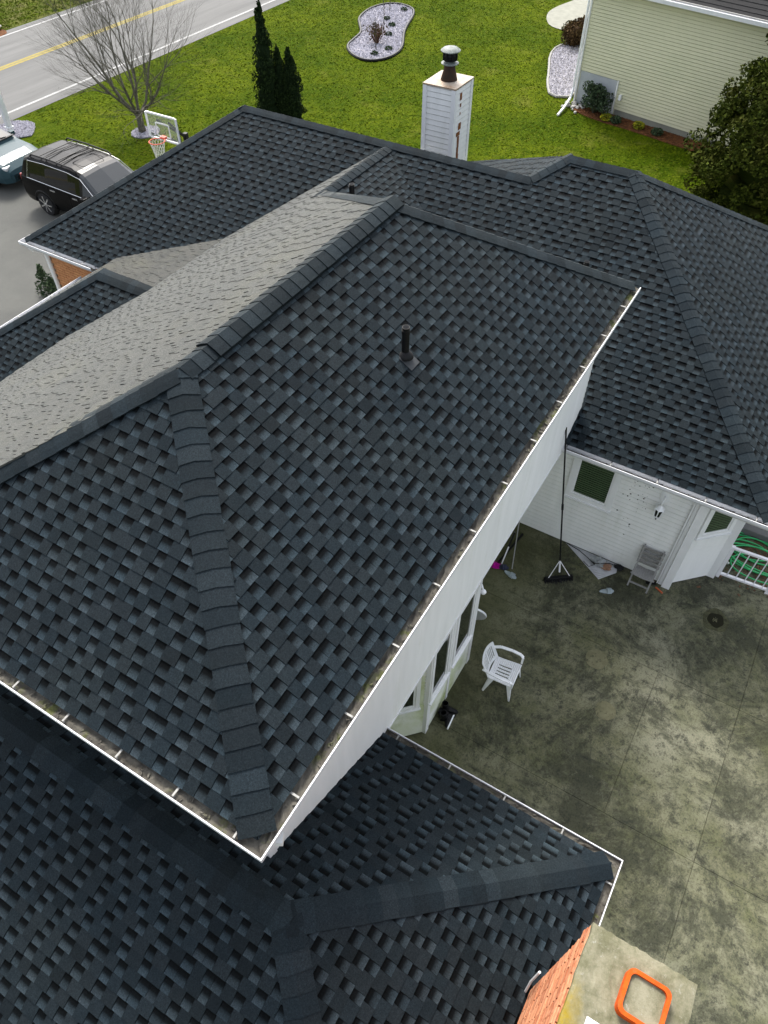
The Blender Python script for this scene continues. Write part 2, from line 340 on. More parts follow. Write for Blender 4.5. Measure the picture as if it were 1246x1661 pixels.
# ------------------------------------------------------------------ ground, road, drive, patio
gm = MB(); gm.face([(-400, -400, 0), (500, -400, 0), (500, 500, 0), (-400, 500, 0)])
tag(gm.build('ground', 'lawn'), kind='structure')
RY0, RY1 = 27.35, 36.1                                    # road edges
road = sheet('road', [(-400, RY0), (500, RY0), (500, RY1), (-400, RY1)], .012, 'road')
for y in (28.05, 35.55):
    sheet('edge_line', [(-300, y - .07), (400, y - .07), (400, y + .07), (-300, y + .07)], .017, 'roadwhite', road)
for y in (32.08, 32.29):
    sheet('centre_line', [(-300, y - .085), (400, y - .085), (400, y + .085), (-300, y + .085)], .017, 'roadyellow', road)
def ragged(poly, amp=.12, step=.6, seed=1):
    r = random.Random(seed); out = []
    for i, p in enumerate(poly):
        q = poly[(i + 1) % len(poly)]; L = math.hypot(q[0] - p[0], q[1] - p[1]); n = max(1, int(L / step))
        for k in range(n): out.append((p[0] + (q[0] - p[0]) * k / n + r.uniform(-amp, amp), p[1] + (q[1] - p[1]) * k / n + r.uniform(-amp, amp)))
    return out
sheet('verge', ragged([(-150, RY1 + .1), (160, RY1 + .1), (160, 140), (-150, 140)], .12, .9), .006, 'verge')
sheet('driveway', ragged([(4.5, 12.0), (16.35, 12.0), (16.3, 24.6), (17.1, 26.6), (17.6, 27.5), (-6, 27.5), (-2, 24), (3.5, 20)], .06, .7, 3), .008, 'drive')
patio = tag(sheet('patio', [(-6, -16), (14.5, -16), (14.5, 3.2), (-6, 3.2)], .006, 'soil'), kind='structure')
xs = [-5.9, 1.9, 4.92, 7.65, 14.4]
for i in range(4):
    for y0, y1 in ((-15.9, -8.2), (-8.2, -5.2), (-5.2, -2.25), (-2.25, -.9), (-.9, 3.1)):
        if i != 2 and y0 == -.9: continue
        if i != 2 and y0 == -2.25: y1 = 3.1
        m = MB(); m.bx(xs[i] + .003, xs[i + 1] - .003, y0 + .003, y1 - .003, .001, .030 + random.uniform(-.0012, .0012)); m.build('slab', 'patio', patio)
def disc(name, c, r, z, mat, parent, seed, n=40, amp=.012):
    r_ = random.Random(seed); m = MB(); ph = [r_.uniform(0, 6.28) for _ in range(4)]
    m.face([(c[0] + math.cos(a) * r * (1 + amp * sum(math.sin(k * a + ph[k - 2]) for k in (2, 3, 5))), c[1] + math.sin(a) * r * (1 + amp * sum(math.sin(k * a + ph[k - 2]) for k in (2, 3, 5))), z) for a in [2 * math.pi * i / n for i in range(n)]])
    return m.build(name, mat, parent)
disc('stain', (7.34, .10), .19, .0375, 'stain', patio, 1)
disc('stain', (6.50, -.36), .17, .0375, 'stain', patio, 2)
disc('damp_patch', (9.2, -1.47), .24, .0345, 'dampmoss', patio, 4, amp=.05)
disc('moss_patch', (9.2, -1.47), .15, .0375, 'darkmoss', patio, 3, amp=.05)
mm = MB()
for k in range(14):
    a = random.uniform(0, 6.28); d = random.uniform(0, .06); mm.box((9.2 + d * math.cos(a), -1.47 + d * math.sin(a), .043), (.012, .006, .004), Matrix.Rotation(a * 3, 3, 'Z'))
tag(mm.build('leaf_litter', 'stain', patio), kind='stuff')

# ------------------------------------------------------------------ the white house
house = thing('house', 'white sided house with dark grey shingle roofs filling the foreground', 'house', (5, 3, 0))
EXPO = .133
def clip(poly, cp):                                       # Sutherland-Hodgman, cp convex counter-clockwise
    for i in range(len(cp)):
        a, b = cp[i], cp[(i + 1) % len(cp)]; out = []
        ex, ey = b[0] - a[0], b[1] - a[1]
        sd = [ex * (p[1] - a[1]) - ey * (p[0] - a[0]) for p in poly]
        for k in range(len(poly)):
            k2 = (k + 1) % len(poly)
            if sd[k] >= 0: out.append(poly[k])
            if (sd[k] >= 0) != (sd[k2] >= 0):
                t = sd[k] / (sd[k] - sd[k2]); out.append(tuple(poly[k][j] + t * (poly[k2][j] - poly[k][j]) for j in range(len(poly[k]))))
        poly = out
        if len(poly) < 3: return []
    return poly
def ccw(p):
    a = sum(p[i][0] * p[(i + 1) % len(p)][1] - p[(i + 1) % len(p)][0] * p[i][1] for i in range(len(p)))
    return p if a > 0 else p[::-1]
class Facet:
    def __init__(s, p0, z0, g, polys):                    # plane z = z0 + g.(P-p0), polys in plan
        s.p0 = Vector((p0[0], p0[1], z0)); gl = math.hypot(*g); s.k = math.sqrt(1 + gl * gl); s.gl = gl
        s.gh = Vector((g[0] / gl, g[1] / gl, 0)); s.u = Vector((s.gh.y, -s.gh.x, 0))
        s.n = Vector((-g[0], -g[1], 1)).normalized(); s.vv = (s.gh + Vector((0, 0, gl))) / s.k
        if s.u.cross(s.vv).dot(s.n) < 0: s.u = -s.u
        s.plan = polys; s.p2 = [ccw([s.to2(p) for p in q]) for q in polys]
    def to2(s, p): d = Vector((p[0] - s.p0.x, p[1] - s.p0.y, 0)); return (d.dot(s.u), d.dot(s.gh) * s.k)
    def to3(s, a, b, h=0.): return s.p0 + s.u * a + s.vv * b + s.n * h
    def z(s, x, y): return s.p0.z + s.gl * Vector((x - s.p0.x, y - s.p0.y, 0)).dot(s.gh)
def deck(f, name, parent, off=-.012):
    m = MB()
    for q in f.p2: m.face([f.to3(a, b, off) for a, b in q])
    return m.build(name, 'deck', parent)
WS = [.12, .13, .14, .15, .16]; SS = [.09, .10, .11, .12]
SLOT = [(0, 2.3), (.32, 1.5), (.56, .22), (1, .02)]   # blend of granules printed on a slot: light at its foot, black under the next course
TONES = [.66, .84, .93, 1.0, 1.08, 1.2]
def tab_faces(q, kind, tone, hue, b0, lift=0.):                     # q: list of (a, b) in local 2-D; returns faces [(pts3local, tones)]
    hi, lo = (.0115, .0035) if kind == 'tab' else (.0065, -.002)
    hi += lift; L = EXPO + .012
    def h(b): return hi + (lo - hi) * (b - b0) / L
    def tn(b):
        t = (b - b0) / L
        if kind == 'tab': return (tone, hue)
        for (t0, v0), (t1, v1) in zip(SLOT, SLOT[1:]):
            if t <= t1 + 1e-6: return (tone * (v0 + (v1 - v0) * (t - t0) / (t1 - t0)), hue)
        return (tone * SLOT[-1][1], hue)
    F = []
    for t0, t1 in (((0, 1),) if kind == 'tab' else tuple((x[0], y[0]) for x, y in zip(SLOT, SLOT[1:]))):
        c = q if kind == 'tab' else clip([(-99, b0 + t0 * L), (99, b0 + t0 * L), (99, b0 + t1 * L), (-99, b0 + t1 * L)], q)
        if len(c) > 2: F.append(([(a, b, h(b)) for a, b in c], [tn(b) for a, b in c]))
    n = len(q)
    for k in range(n):
        a, b = q[k], q[(k + 1) % n]
        F.append(([(a[0], a[1], -.012), (b[0], b[1], -.012), (b[0], b[1], h(b[1])), (a[0], a[1], h(a[1]))], (tone * .55, hue, 0)))
    return F
PIECES = []
def shingle_facet(f, roof, seed, objs=False, pick=None):
    r = random.Random(seed); rows = MB()
    bmax = max(b for q in f.p2 for a, b in q); bmin = min(b for q in f.p2 for a, b in q)
    i = 0; b = bmin
    while b < bmax:
        b1 = b + EXPO + .012
        A = []
        for q in f.p2:
            s = clip([(-99, b), (99, b), (99, b1), (-99, b1)], q)
            if s: A += [p[0] for p in s]
        if A:
            a0 = -40 + (i * .098 + r.uniform(-.012, .012)) % .245; a = a0 + math.floor((min(A) - a0) / .245) * .245; amax = max(A); kind = 'tab'
            while a < amax:
                w_ = r.choice(WS if kind == 'tab' else SS)
                if r.random() < .03: w_ *= 1.5
                tone = r.choice(TONES[1:5] if kind == 'tab' else TONES[1:]) * 1.0
                if r.random() < .06: tone = TONES[0]
                hue = r.choice((.1, .5, .9)); quad = [(a + .0015, b), (a + w_ - .0015, b), (a + w_ - .0015, b1), (a + .0015, b1)]
                for q in f.p2:
                    c = clip(quad, q)
                    if len(c) < 3: continue
                    full = len(c) == 4 and abs(max(p[0] for p in c) - min(p[0] for p in c) - w_ + .003) < 1e-6 and abs(max(p[1] for p in c) - min(p[1] for p in c) - (b1 - b)) < 1e-6 and w_ in (WS if kind == 'tab' else SS)
                    if objs and full:
                        p = f.to3(a + w_ / 2, b + EXPO / 2); d = CAM - p
                        PIECES.append((w_ * d.dot(f.n) / d.length ** 3, f, a + w_ / 2, b, w_, kind, tone, hue, roof, rows))
                        continue
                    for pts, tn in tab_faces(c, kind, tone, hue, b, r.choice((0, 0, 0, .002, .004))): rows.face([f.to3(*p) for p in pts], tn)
                a += w_; kind = 'slot' if kind == 'tab' else ('tab' if r.random() < .97 else 'slot')
        b += EXPO; i += 1
    return rows
def caps(p0, p1, n1, n2, roof, name='ridge_cap', w_=.15, raise_=0., expo=.165, seed=0, single=True, vis=True, start=0.):
    """bent cap shingles from the low end p0 to the high end p1"""
    p0, p1 = Vector(p0), Vector(p1); d = p1 - p0; L = d.length; d.normalize(); r = random.Random(seed)
    def side(n, o):
        s_ = d.cross(n).normalized()
        return s_ if s_.dot(o) < 0 else -s_
    s1, s2 = side(n1, n2), side(n2, n1); up = (n1 + n2).normalized(); t = start; J = MB()
    while t < L - .03:
        l_ = min(expo + .07, L - t + .05); tone = r.choice((.80, .92, 1.02, 1.10, 1.2, 1.32)); hue = r.choice((.1, .4, .8)); ww = w_ * r.uniform(.97, 1.03); sk = r.uniform(-.006, .006)
        m = MB() if single else J; sec = []
        for tt, lift in ((t, .027), (t + l_, .016)):
            row = []
            for k, (sv, x) in enumerate(((s1, 1), (s1, .5), (None, 0), (s2, .5), (s2, 1))):
                lf = lift + raise_ + (-.005 if sv is None else 0)
                nn = up if sv is None else (n1 if sv is s1 else n2)
                row.append(p0 + d * (tt + (sk if k < 2 else 0)) + ((sv * ww * x) if sv else Vector()) + nn * lf)
            sec.append(row)
        for k in range(4):
            q = [sec[0][k], sec[0][k + 1], sec[1][k + 1], sec[1][k]]
            if (q[1] - q[0]).cross(q[3] - q[0]).dot(up) < 0: q = q[::-1]
            m.face(q, (tone, hue))
        dn = up * (.008 + raise_ * .9)
        for k in range(4): m.face([sec[0][k], sec[0][k + 1], sec[0][k + 1] - dn, sec[0][k] - dn], (tone * .5, hue, 0))
        for e in (0, 4): m.face([sec[0][e], sec[1][e], sec[1][e] - dn, sec[0][e] - dn], (tone * .6, hue, 0))
        if single: m.build(name, 'shingle', roof)
        t += expo
    if not single: tag(J.build(name, 'shingle', roof), kind='stuff')

# --- the facets
SU = (7.05 - 5.36) / (4.37 - 1.74)
U1 = Facet((1.02, 1.74), 5.36, (0, SU), [[(1.02, 1.74), (10.07, 1.74), (7.44, 4.37), (3.65, 4.37)]])
U2 = Facet((1.02, 1.74), 5.36, (SU, 0), [[(1.02, 1.74), (3.65, 4.37), (1.02, 7.0)]])
U3 = Facet((1.0, 4.37), 7.05, (0, -.612), [[(1.02, 7.0), (3.65, 4.37), (7.44, 4.37), (10.75, 7.68), (1.02, 7.68)], [(1.02, 7.68), (13.0, 7.68), (10.56, 10.2), (1.02, 10.2)], [(1.02, 10.2), (8.3, 10.2), (8.3, 11.42), (1.02, 11.42)]])
U4 = Facet((10.07, 1.74), 5.36, (-SU, 0), [[(10.07, 1.74), (10.07, 7.0), (7.44, 4.37)]])
KZ = U3.z(9, 10.2)
K1 = Facet((9.0, 10.2), KZ, (0, -.27), [[(8.3, 10.2), (10.56, 10.2), (10.25, 10.9), (9.56, 12.5), (8.3, 12.5)]])
SW = .62
def wz(x): return 2.68 + SW * (x - 9.27)
W1 = Facet((9.27, 0), 2.68, (SW, 0), [[(9.27, -1.45), (13.62, 2.9), (13.62, 4.13), (13.1, 4.65), (9.27, 4.65)], [(9.27, 4.65), (13.1, 4.65), (13.1, 11.37), (9.27, 15.2)]])
W2 = Facet((9.27, -1.45), 2.68, (0, SW), [[(9.27, -1.45), (17.97, -1.45), (13.62, 2.9)]])
W3a = Facet((13.62, 4.13), wz(13.62), (0, -SW), [[(13.62, 4.13), (13.1, 4.65), (17.03, 8.58), (17.55, 8.06)]])
W3b = Facet((13.1, 0), wz(13.1), (-SW, 0), [[(13.1, 4.65), (13.1, 11.37), (16.93, 15.2), (16.93, 8.48)]])
W3c = Facet((13.62, 0), wz(13.62), (-SW, 0), [[(13.62, 2.9), (17.97, -1.45), (17.97, 8.48), (13.62, 4.13)]])
W4 = Facet((9.27, 15.2), 2.68, (0, -SW), [[(9.27, 15.2), (13.1, 11.37), (16.93, 15.2)]])
CZ = U3.z(11, 7.7)
CG = Facet((11, 7.7), CZ, (0, .42), [[(9.0, 7.7), (12.98, 7.7), (10.5, 4.0), (9.0, 4.0)]])
L1 = Facet((3.29, -.95), 2.66, (-.6, 0), [[(3.29, -.95), (3.29, 2.7), (.84, 2.7), (.84, 1.5)], [(1.26, 2.7), (1.26, 11.5), (.84, 11.5), (.84, 2.7)]])
L2 = Facet((3.29, -.95), 2.66, (0, .6), [[(-1.61, -.95), (3.29, -.95), (.84, 1.5)]])
L3 = Facet((-1.61, 0), 2.66, (.6, 0), [[(-1.61, -.95), (.84, 1.5), (.84, 11.5), (-1.61, 11.5)]])
C1 = Facet((8.27, 11.5), 3.47, (.62, 0), [[(8.29, 9.9), (8.29, 11.5), (6.47, 13.3), (5.2, 13.3), (5.2, 9.9)]])
C2 = Facet((8.27, 11.5), 3.47, (0, -.62), [[(6.47, 13.3), (8.27, 11.5), (8.3, 11.5), (8.3, 13.3)], [(8.3, 12.47), (9.57, 12.47), (9.15, 13.3), (8.3, 13.3)]])

upper = MB(); 
for f in (U1, U2, U4): 
    for q in f.p2: upper.face([f.to3(a, b, -.012) for a, b in q])
upper_roof = upper.build('upper_roof', 'deck', house)
front = MB()
for f in (U3, K1, C2):
    for q in f.p2: front.face([f.to3(a, b, -.012) for a, b in q])
front_roof = front.build('front_roof', 'deck', house)
wing = MB()
for f in (W1, W2, W3a, W3b, W3c, W4):
    for q in f.p2: wing.face([f.to3(a, b, -.012) for a, b in q])
wing_roof = wing.build('wing_roof', 'deck', house)
lower = MB()
for f in (L1, L2, L3):
    for q in f.p2: lower.face([f.to3(a, b, -.012) for a, b in q])
lower_roof = lower.build('lower_roof', 'deck', house)
cross = MB()
for f in (CG, C1):
    for q in f.p2: cross.face([f.to3(a, b, -.012) for a, b in q])
cross_roof = cross.build('cross_roof', 'deck', house)

for roof, fs in ((upper_roof, ((U1, 1), (U2, 1))), (front_roof, ((U3, 0), (K1, 0), (C2, 0))), (wing_roof, ((W1, 0), (W2, 0), (W3a, 0))), (lower_roof, ((L1, 0), (L2, 0), (L3, 0))), (cross_roof, ((CG, 0), (C1, 0)))):
    J = MB(); n0 = len(PIECES)
    for k, (f, ob) in enumerate(fs):
        r_ = shingle_facet(f, roof, len(roof.name) * 10 + k, bool(ob))
        off = len(J.v); J.v += r_.v; J.f += [tuple(i + off for i in q) for q in r_.f]; J.t += r_.t
    if roof is upper_roof:                                 # the pieces that show largest become objects, the rest join the mass
        PIECES.sort(key=lambda p: -p[0]); shared = {}
        for n, (_, f, ac, b, w_, kind, tone, hue, rf, _r) in enumerate(PIECES):
            if n < 296:
                key = (w_, kind, tone, hue)
                if key not in shared:
                    m = MB()
                    for pts, tn in tab_faces([(-w_ / 2 + .0015, 0), (w_ / 2 - .0015, 0), (w_ / 2 - .0015, EXPO + .012), (-w_ / 2 + .0015, EXPO + .012)], kind, tone, hue, 0): m.face(pts, tn)
                    shared[key] = m.mesh('shingle', 'shingle')
                o = bpy.data.objects.new('shingle', shared[key]); COL.objects.link(o); o.parent = rf
                p = f.to3(ac, b) - Vector(WL[rf.name])
                M3 = Matrix((f.u, f.vv, f.n)).transposed().to_4x4(); o.matrix_basis = Matrix.Translation(p) @ M3
            else:
                for pts, tn in tab_faces([(ac - w_ / 2 + .0015, b), (ac + w_ / 2 - .0015, b), (ac + w_ / 2 - .0015, b + EXPO + .012), (ac - w_ / 2 + .0015, b + EXPO + .012)], kind, tone, hue, b): J.face([f.to3(*p) for p in pts], tn)
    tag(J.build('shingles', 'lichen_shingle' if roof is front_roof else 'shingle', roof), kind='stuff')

# --- ridge and hip caps
caps((1.04, 1.76, 5.37), (3.62, 4.34, 7.03), U1.n, U2.n, upper_roof, seed=1)
caps((3.65, 4.37, 7.05), (4.15, 4.37, 7.05), U1.n, U3.n, upper_roof, seed=2, expo=.16)
caps((4.05, 4.37, 7.05), (7.5, 4.37, 7.05), U1.n, U3.n, upper_roof, raise_=.02, seed=3)
caps((1.04, 6.98, 5.37), (3.6, 4.42, 7.03), U3.n, U2.n, upper_roof, seed=4)
caps((10.05, 1.76, 5.37), (7.47, 4.34, 7.03), U1.n, U4.n, upper_roof, seed=5)
caps((10.6, 7.53, 5.1), (7.47, 4.4, 7.03), U3.n, U4.n, upper_roof, seed=6)
caps((10.5, 7.7, CZ), (13.05, 7.7, CZ), CG.n, U3.n, cross_roof, seed=7)
caps((13.1, 11.37, wz(13.1)), (13.1, 4.65, wz(13.1)), W1.n, W3b.n, wing_roof, seed=8)
caps((13.1, 4.65, wz(13.1)), (13.62, 4.13, wz(13.62)), W1.n, W3a.n, wing_roof, seed=9)
caps((13.62, 4.13, wz(13.62)), (13.62, 2.9, wz(13.62)), W1.n, W3c.n, wing_roof, seed=10)
caps((9.29, -1.43, 2.69), (13.6, 2.88, wz(13.6)), W1.n, W2.n, wing_roof, seed=11)
caps((9.29, 15.18, 2.69), (13.08, 11.39, wz(13.08)), W1.n, W4.n, wing_roof, seed=12)
caps((17.9, -1.38, 2.71), (13.64, 2.88, wz(13.6)), W2.n, W3c.n, wing_roof, seed=13, single=False, name='ridge_caps')
caps((16.9, 15.17, 2.71), (13.12, 11.39, wz(13.08)), W4.n, W3b.n, wing_roof, seed=14, single=False, name='ridge_caps')
caps((3.27, -.93, 2.67), (.87, 1.47, 4.11), L1.n, L2.n, lower_roof, seed=15)
caps((-1.59, -.93, 2.67), (.81, 1.47, 4.11), L3.n, L2.n, lower_roof, seed=16)
caps((.84, 11.5, 4.13), (.84, 1.5, 4.13), L1.n, L3.n, lower_roof, seed=17, single=False, name='ridge_caps')
caps((6.49, 13.28, 2.37), (8.25, 11.52, 3.46), C1.n, C2.n, cross_roof, seed=18)
caps((8.27, 11.5, 3.47), (8.27, 9.95, 3.47), C1.n, K1.n, cross_roof, seed=19)

# --- walls (closed boxes; siding boards are put in front of them)
wl = MB(); wl.bx(1.22, 9.86, 2.0, 6.9, 2.56, 5.22); wl.build('upper_wall', 'vinyl', house)
wl = MB(); wl.bx(3.1, 9.9, 2.63, 11.0, 0, 2.56); wl.build('ground_floor_wall', 'mossy_vinyl', house)
wl = MB(); wl.bx(-1.3, 3.1, -.72, 11.0, 0, 2.6); wl.build('rear_wall', 'mossy_vinyl', house)
wl = MB(); wl.prism([(9.52, 14.95), (9.52, -.44), (10.2, -1.13), (17.4, -1.13), (16.7, 14.95)], 0, 2.62); wl.build('wing_wall', 'vinyl', house)
wl = MB(); wl.bx(6.7, 9.2, 10.5, 12.9, 0, 2.4); wl.build('porch_wall', 'vinyl', house)
def boards(a, b, out, z0, z1, step, mat, parent, proud=.020, name='siding_board', joined=False, th=.004, gaps=()):
    """horizontal lap boards on the vertical plane a-b, each tilted so that its lower edge stands proud"""
    a, b = Vector((a[0], a[1], 0)), Vector((b[0], b[1], 0)); out = Vector((out[0], out[1], 0)).normalized(); z = z0; J = MB()
    while z < z1 - .02:
        zt = min(z + step, z1); m = J if joined else MB()
        prof = [(th, z), (th + proud, z), (th + proud * .62, zt - .014), (th - .003, zt - .014)]
        m.extrude(prof, a, b, out)
        if not joined: m.build(name, mat, parent)
        z += step
    if joined: J.build(name, mat, parent)
boards((1.24, 2.0), (9.86, 2.0), (0, -1), 2.58, 5.2, .115, 'vinyl', house)
boards((9.52, 2.6), (9.52, -.30), (-1, 0), .06, 2.55, .106, 'vinyl', house)
bn = Vector((-.69, -.68, 0)).normalized()
boards((9.58, -.50), (10.14, -1.07), bn, .06, 1.40, .106, 'vinyl', house)
lap = MB(); lap.bx(1.23, 9.85, 1.965, 1.999, 2.535, 2.575); lap.build('wall_skirt', 'trim', house)
sof = MB(); sof.bx(1.03, 10.06, 1.76, 1.985, 5.225, 5.245); sof.bx(1.03, 1.215, 1.99, 7.0, 5.225, 5.245); sof.build('soffit', 'trim', house)
sof = MB(); sof.bx(9.29, 9.51, -1.42, 14.9, 2.60, 2.62); sof.bx(9.52, 17.5, -1.42, -1.14, 2.60, 2.62); sof.bx(9.3, 16.9, 14.96, 15.18, 2.60, 2.62); sof.build('soffit', 'trim', house)
sof = MB(); sof.bx(3.11, 3.27, -.93, 2.6, 2.58, 2.6); sof.bx(-1.5, 3.10, -.93, -.73, 2.58, 2.6); sof.build('soffit', 'trim', house)
cb = MB(); cb.bx(1.20, 1.30, 1.962, 2.02, 2.58, 5.2); cb.build('corner_board', 'trim', house)
bx_ = MB(); bx_.box((1.16, 1.70, 5.06), (.045, .05, .035), Matrix.Rotation(.5, 3, 'Z')); bx_.build('junction_box', 'trim', house)

# --- gutters: white U profile, dirt lying in it, straps across it
GP = [(0, 0), (.004, -.095), (.085, -.095), (.115, -.05), (.119, -.004), (.113, -.004), (.113, .004), (.125, .004), (.125, -.05), (.092, -.108), (-.006, -.108), (-.006, 0)]
def gutter(a, b, out, z, step=.78, dirt=True, first=.25, lvl=-.03, mit=(0, 0)):
    a, b, o = Vector((a[0], a[1], z)), Vector((b[0], b[1], z)), Vector((out[0], out[1], 0)); d = (b - a); L = d.length; d.normalize()
    m = MB(); n = len(GP)
    for e, k in ((a, -mit[0]), (b, mit[1])): m.v += [tuple(e + o * p[0] + d * (k * p[0]) + Vector((0, 0, p[1]))) for p in GP]
    for k in range(n): m.f.append((k, (k + 1) % n, n + (k + 1) % n, n + k)); m.t.append(None)
    m.f += [tuple(range(n))[::-1], tuple(range(n, 2 * n))]; m.t += [None, None]
    m.bar(a - o * .012 + Vector((0, 0, -.06)), b - o * .012 + Vector((0, 0, -.06)), .012, .15)
    g = m.build('gutter', 'white', house)
    if dirt:
        m = MB(); n = int(L / .06); r = random.Random(int(L * 100)); P = []
        for i in range(n + 1):
            q_ = i / n; P.append([a + d * (q_ * L + x * (mit[1] * q_ - mit[0] * (1 - q_))) + o * x + Vector((0, 0, lvl + (r.uniform(-.02, .018) if 0 < j < 3 else 0))) for j, x in enumerate((.002, .035, .075, .112))])
        for i in range(n):
            for j in range(3): m.face([P[i][j], P[i + 1][j], P[i + 1][j + 1], P[i][j + 1]])
        for i in range(int(L * 16)):
            p = a + d * r.uniform(.03, L - .03) + o * r.uniform(.01, .10) + Vector((0, 0, lvl + .012)); s0 = r.uniform(.006, .022); m.box(p, (s0, s0 * .5, .003), Matrix.Rotation(r.uniform(0, 3), 3, 'Z') @ Matrix.Rotation(r.uniform(-.6, .6), 3, 'X'))
        tag(m.build('debris', 'grime', g), kind='stuff')
    t = first; hm = None
    while t < L:
        if hm is None:
            hm = MB(); ang = math.atan2(o.y, o.x); hm.box((0, 0, 0), (.050, .009, .003)); hm.box((.045, 0, -.02), (.006, .010, .018)); me = hm.mesh('gutter_strap', 'strap')
        q = bpy.data.objects.new('gutter_strap', me); COL.objects.link(q); q.parent = g
        q.location = a + d * t + o * .05 + Vector((0, 0, .010)) - Vector(WL[g.name]); q.rotation_euler = (0, 0, ang); t += step
    return g
gutter((10.07, 1.758), (1.04, 1.758), (0, -1), 5.335, .8, first=.62, mit=(0, 1))
gutter((1.04, 1.758), (1.04, 7.2), (-1, 0), 5.335, .62, first=.16, mit=(1, 0))
gutter((3.27, 2.0), (3.27, -.93), (1, 0), 2.63, .72, first=.2, mit=(0, 1))
gutter((3.27, -.93), (1.73, -.93), (0, -1), 2.63, .7, first=.18, mit=(1, 0))
gutter((9.29, 1.98), (9.29, -1.43), (-1, 0), 2.645, .78, first=.06, lvl=-.075, mit=(0, 1))
gutter((9.29, 13.0), (9.29, 15.18), (-1, 0), 2.645, .9, first=.3, lvl=-.08, mit=(0, 1))
gutter((9.29, 15.18), (16.9, 15.18), (0, 1), 2.645, .9, dirt=False, mit=(1, 0))
gutter((6.2, 13.28), (9.15, 13.28), (0, 1), 2.345, .9, dirt=False)
gutter((17.9, -1.43), (9.29, -1.43), (0, -1), 2.645, .9, dirt=False, mit=(0, 1))

# --- bay window under the overhang of the upper storey
bay = MB(); BP = [(4.06, 2.64), (4.68, 2.03), (6.16, 2.03), (6.75, 2.64)]
bay.prism(BP, .03, 2.53); bayo = bay.build('bay', 'mossy_vinyl', house)
boards((4.72, 2.03), (6.12, 2.03), (0, -1), .05, 1.05, .106, 'mossy_vinyl', bayo, proud=.018)
bl = Vector((-.70, -.71, 0)); br_ = Vector((.72, -.69, 0))
boards((4.10, 2.60), (4.64, 2.07), bl, .05, 1.0, .106, 'mossy_vinyl', bayo, proud=.018)
def window(c, along, out, w_, z0, z1, parent, fw=.09, blind=True, proud=.05, name='window'):
    """frame box ring, sill, pane and the slats of the blind behind it; c = centre on the wall line"""
    c = Vector((c[0], c[1], 0)); al = Vector((along[0], along[1], 0)).normalized(); o = Vector((out[0], out[1], 0)).normalized()
    def P(s_, z, d): return c + al * s_ + o * d + Vector((0, 0, z))
    m = MB(); h = w_ / 2
    for s_ in (-1, 1): m.bar(P(s_ * (h - fw / 2), z0, proud / 2), P(s_ * (h - fw / 2), z1, proud / 2), proud, fw, up=al)
    for z in (z0 + fw / 2, z1 - fw / 2): m.bar(P(-h + fw, z, proud / 2), P(h - fw, z, proud / 2), proud * .98, fw)
    i = h - fw
    for s_ in (-1, 1): m.bar(P(s_ * (i - .018), z0 + fw, proud * .35), P(s_ * (i - .018), z1 - fw, proud * .35), proud * .68, .036, up=al)
    for z in (z0 + fw + .018, z1 - fw - .018): m.bar(P(-i + .036, z, proud * .35), P(i - .036, z, proud * .35), proud * .68, .036)
    fr = m.build(name, 'trim', parent)
    m = MB(); m.bar(P(-h - .02, z0 - .012, proud * .75), P(h + .02, z0 - .012, proud * .75), proud * 1.5, .024); m.build('sill', 'trim', fr)
    m = MB(); m.bar(P(-i + .03, (z0 + z1) / 2, .0245), P(i - .03, (z0 + z1) / 2, .0245), .004, z1 - z0 - 2 * fw - .05); m.build('pane', 'glass', fr)
    if blind:
        m = MB(); z = z0 + fw + .06
        while z < z1 - fw - .03:
            m.bar(P(-i + .04, z, .0285), P(i - .04, z, .0285), .003, .030); z += .050
        m.build('blind', 'blind', fr)
    return fr
window((4.96, 2.028), (1, 0), (0, -1), .60, 1.06, 2.5, bayo, fw=.06, blind=False)
window((5.72, 2.028), (1, 0), (0, -1), .66, 1.06, 2.5, bayo, fw=.06, blind=False)
window((4.37, 2.335), (.71, -.70), bl, .58, 1.0, 2.5, bayo, fw=.06, blind=False)
for p, q in (((4.68, 2.03), .05), ((6.16, 2.03), .05), ((5.36, 2.02), .035)):
    m = MB(); m.box((p[0], p[1], 1.28), (q, q * .7, 1.25)); m.build('corner_board', 'trim', bayo)
m = MB()
for k in range(26): m.box((4.655 - .012, 2.075, .15 + k * .092), (.012, .012, .02), Matrix.Rotation(.785, 3, 'Z'))
tag(m.build('siding_ends', 'trim', bayo), kind='stuff')
lb = thing('globe_light', 'small white globe lamp on an arm at the bay corner under the overhang', 'wall lamp', (6.02, 1.9, 2.40))
m = MB(); m.tube([(6.1, 2.0, 2.46), (6.06, 1.95, 2.47), (6.0, 1.90, 2.46)], .014, 8); m.build('arm', 'trim', lb)
m = MB(); m.lathe((5.99, 1.885, 2.42), [(.012, -.042), (.032, -.03), (.044, 0), (.034, .028), (.016, .042)], 16); m.build('globe', 'plastic', lb, smooth=True)

# --- window, corner posts and lantern on the wing wall
window((9.52, 1.36), (0, 1), (-1, 0), .86, 1.33, 2.40, house, fw=.10, proud=.055)
bc = Vector((9.86, -.785, 0))
window((bc.x, bc.y), (.70, -.71), bn, .66, 1.38, 2.52, house, fw=.075, proud=.05)
for (x, y, wd) in ((9.50, -.38, .05), (9.48, -.47, .075), (10.17, -1.12, .075)):
    m = MB(); m.box((x, y, 1.31), (wd * .8, wd, 1.28)); m.build('corner_post', 'trim', house, bevel=.008)
m = MB()
for k in range(3): m.box((9.462, -.31 - k * .06, 1.31), (.012, .012, 1.26))
m.build('post_flute', 'trim', house)
lt = thing('wall_lantern', 'white carriage lantern on an oval plate on the white wall', 'wall lamp', (9.48, .16, 1.85))
m = MB(); m.lathe((9.500, .16, 2.16), [(.085, 0), (.085, .012), (.07, .02), (.05, .024)], 24, axis=(-1, 0, 0))
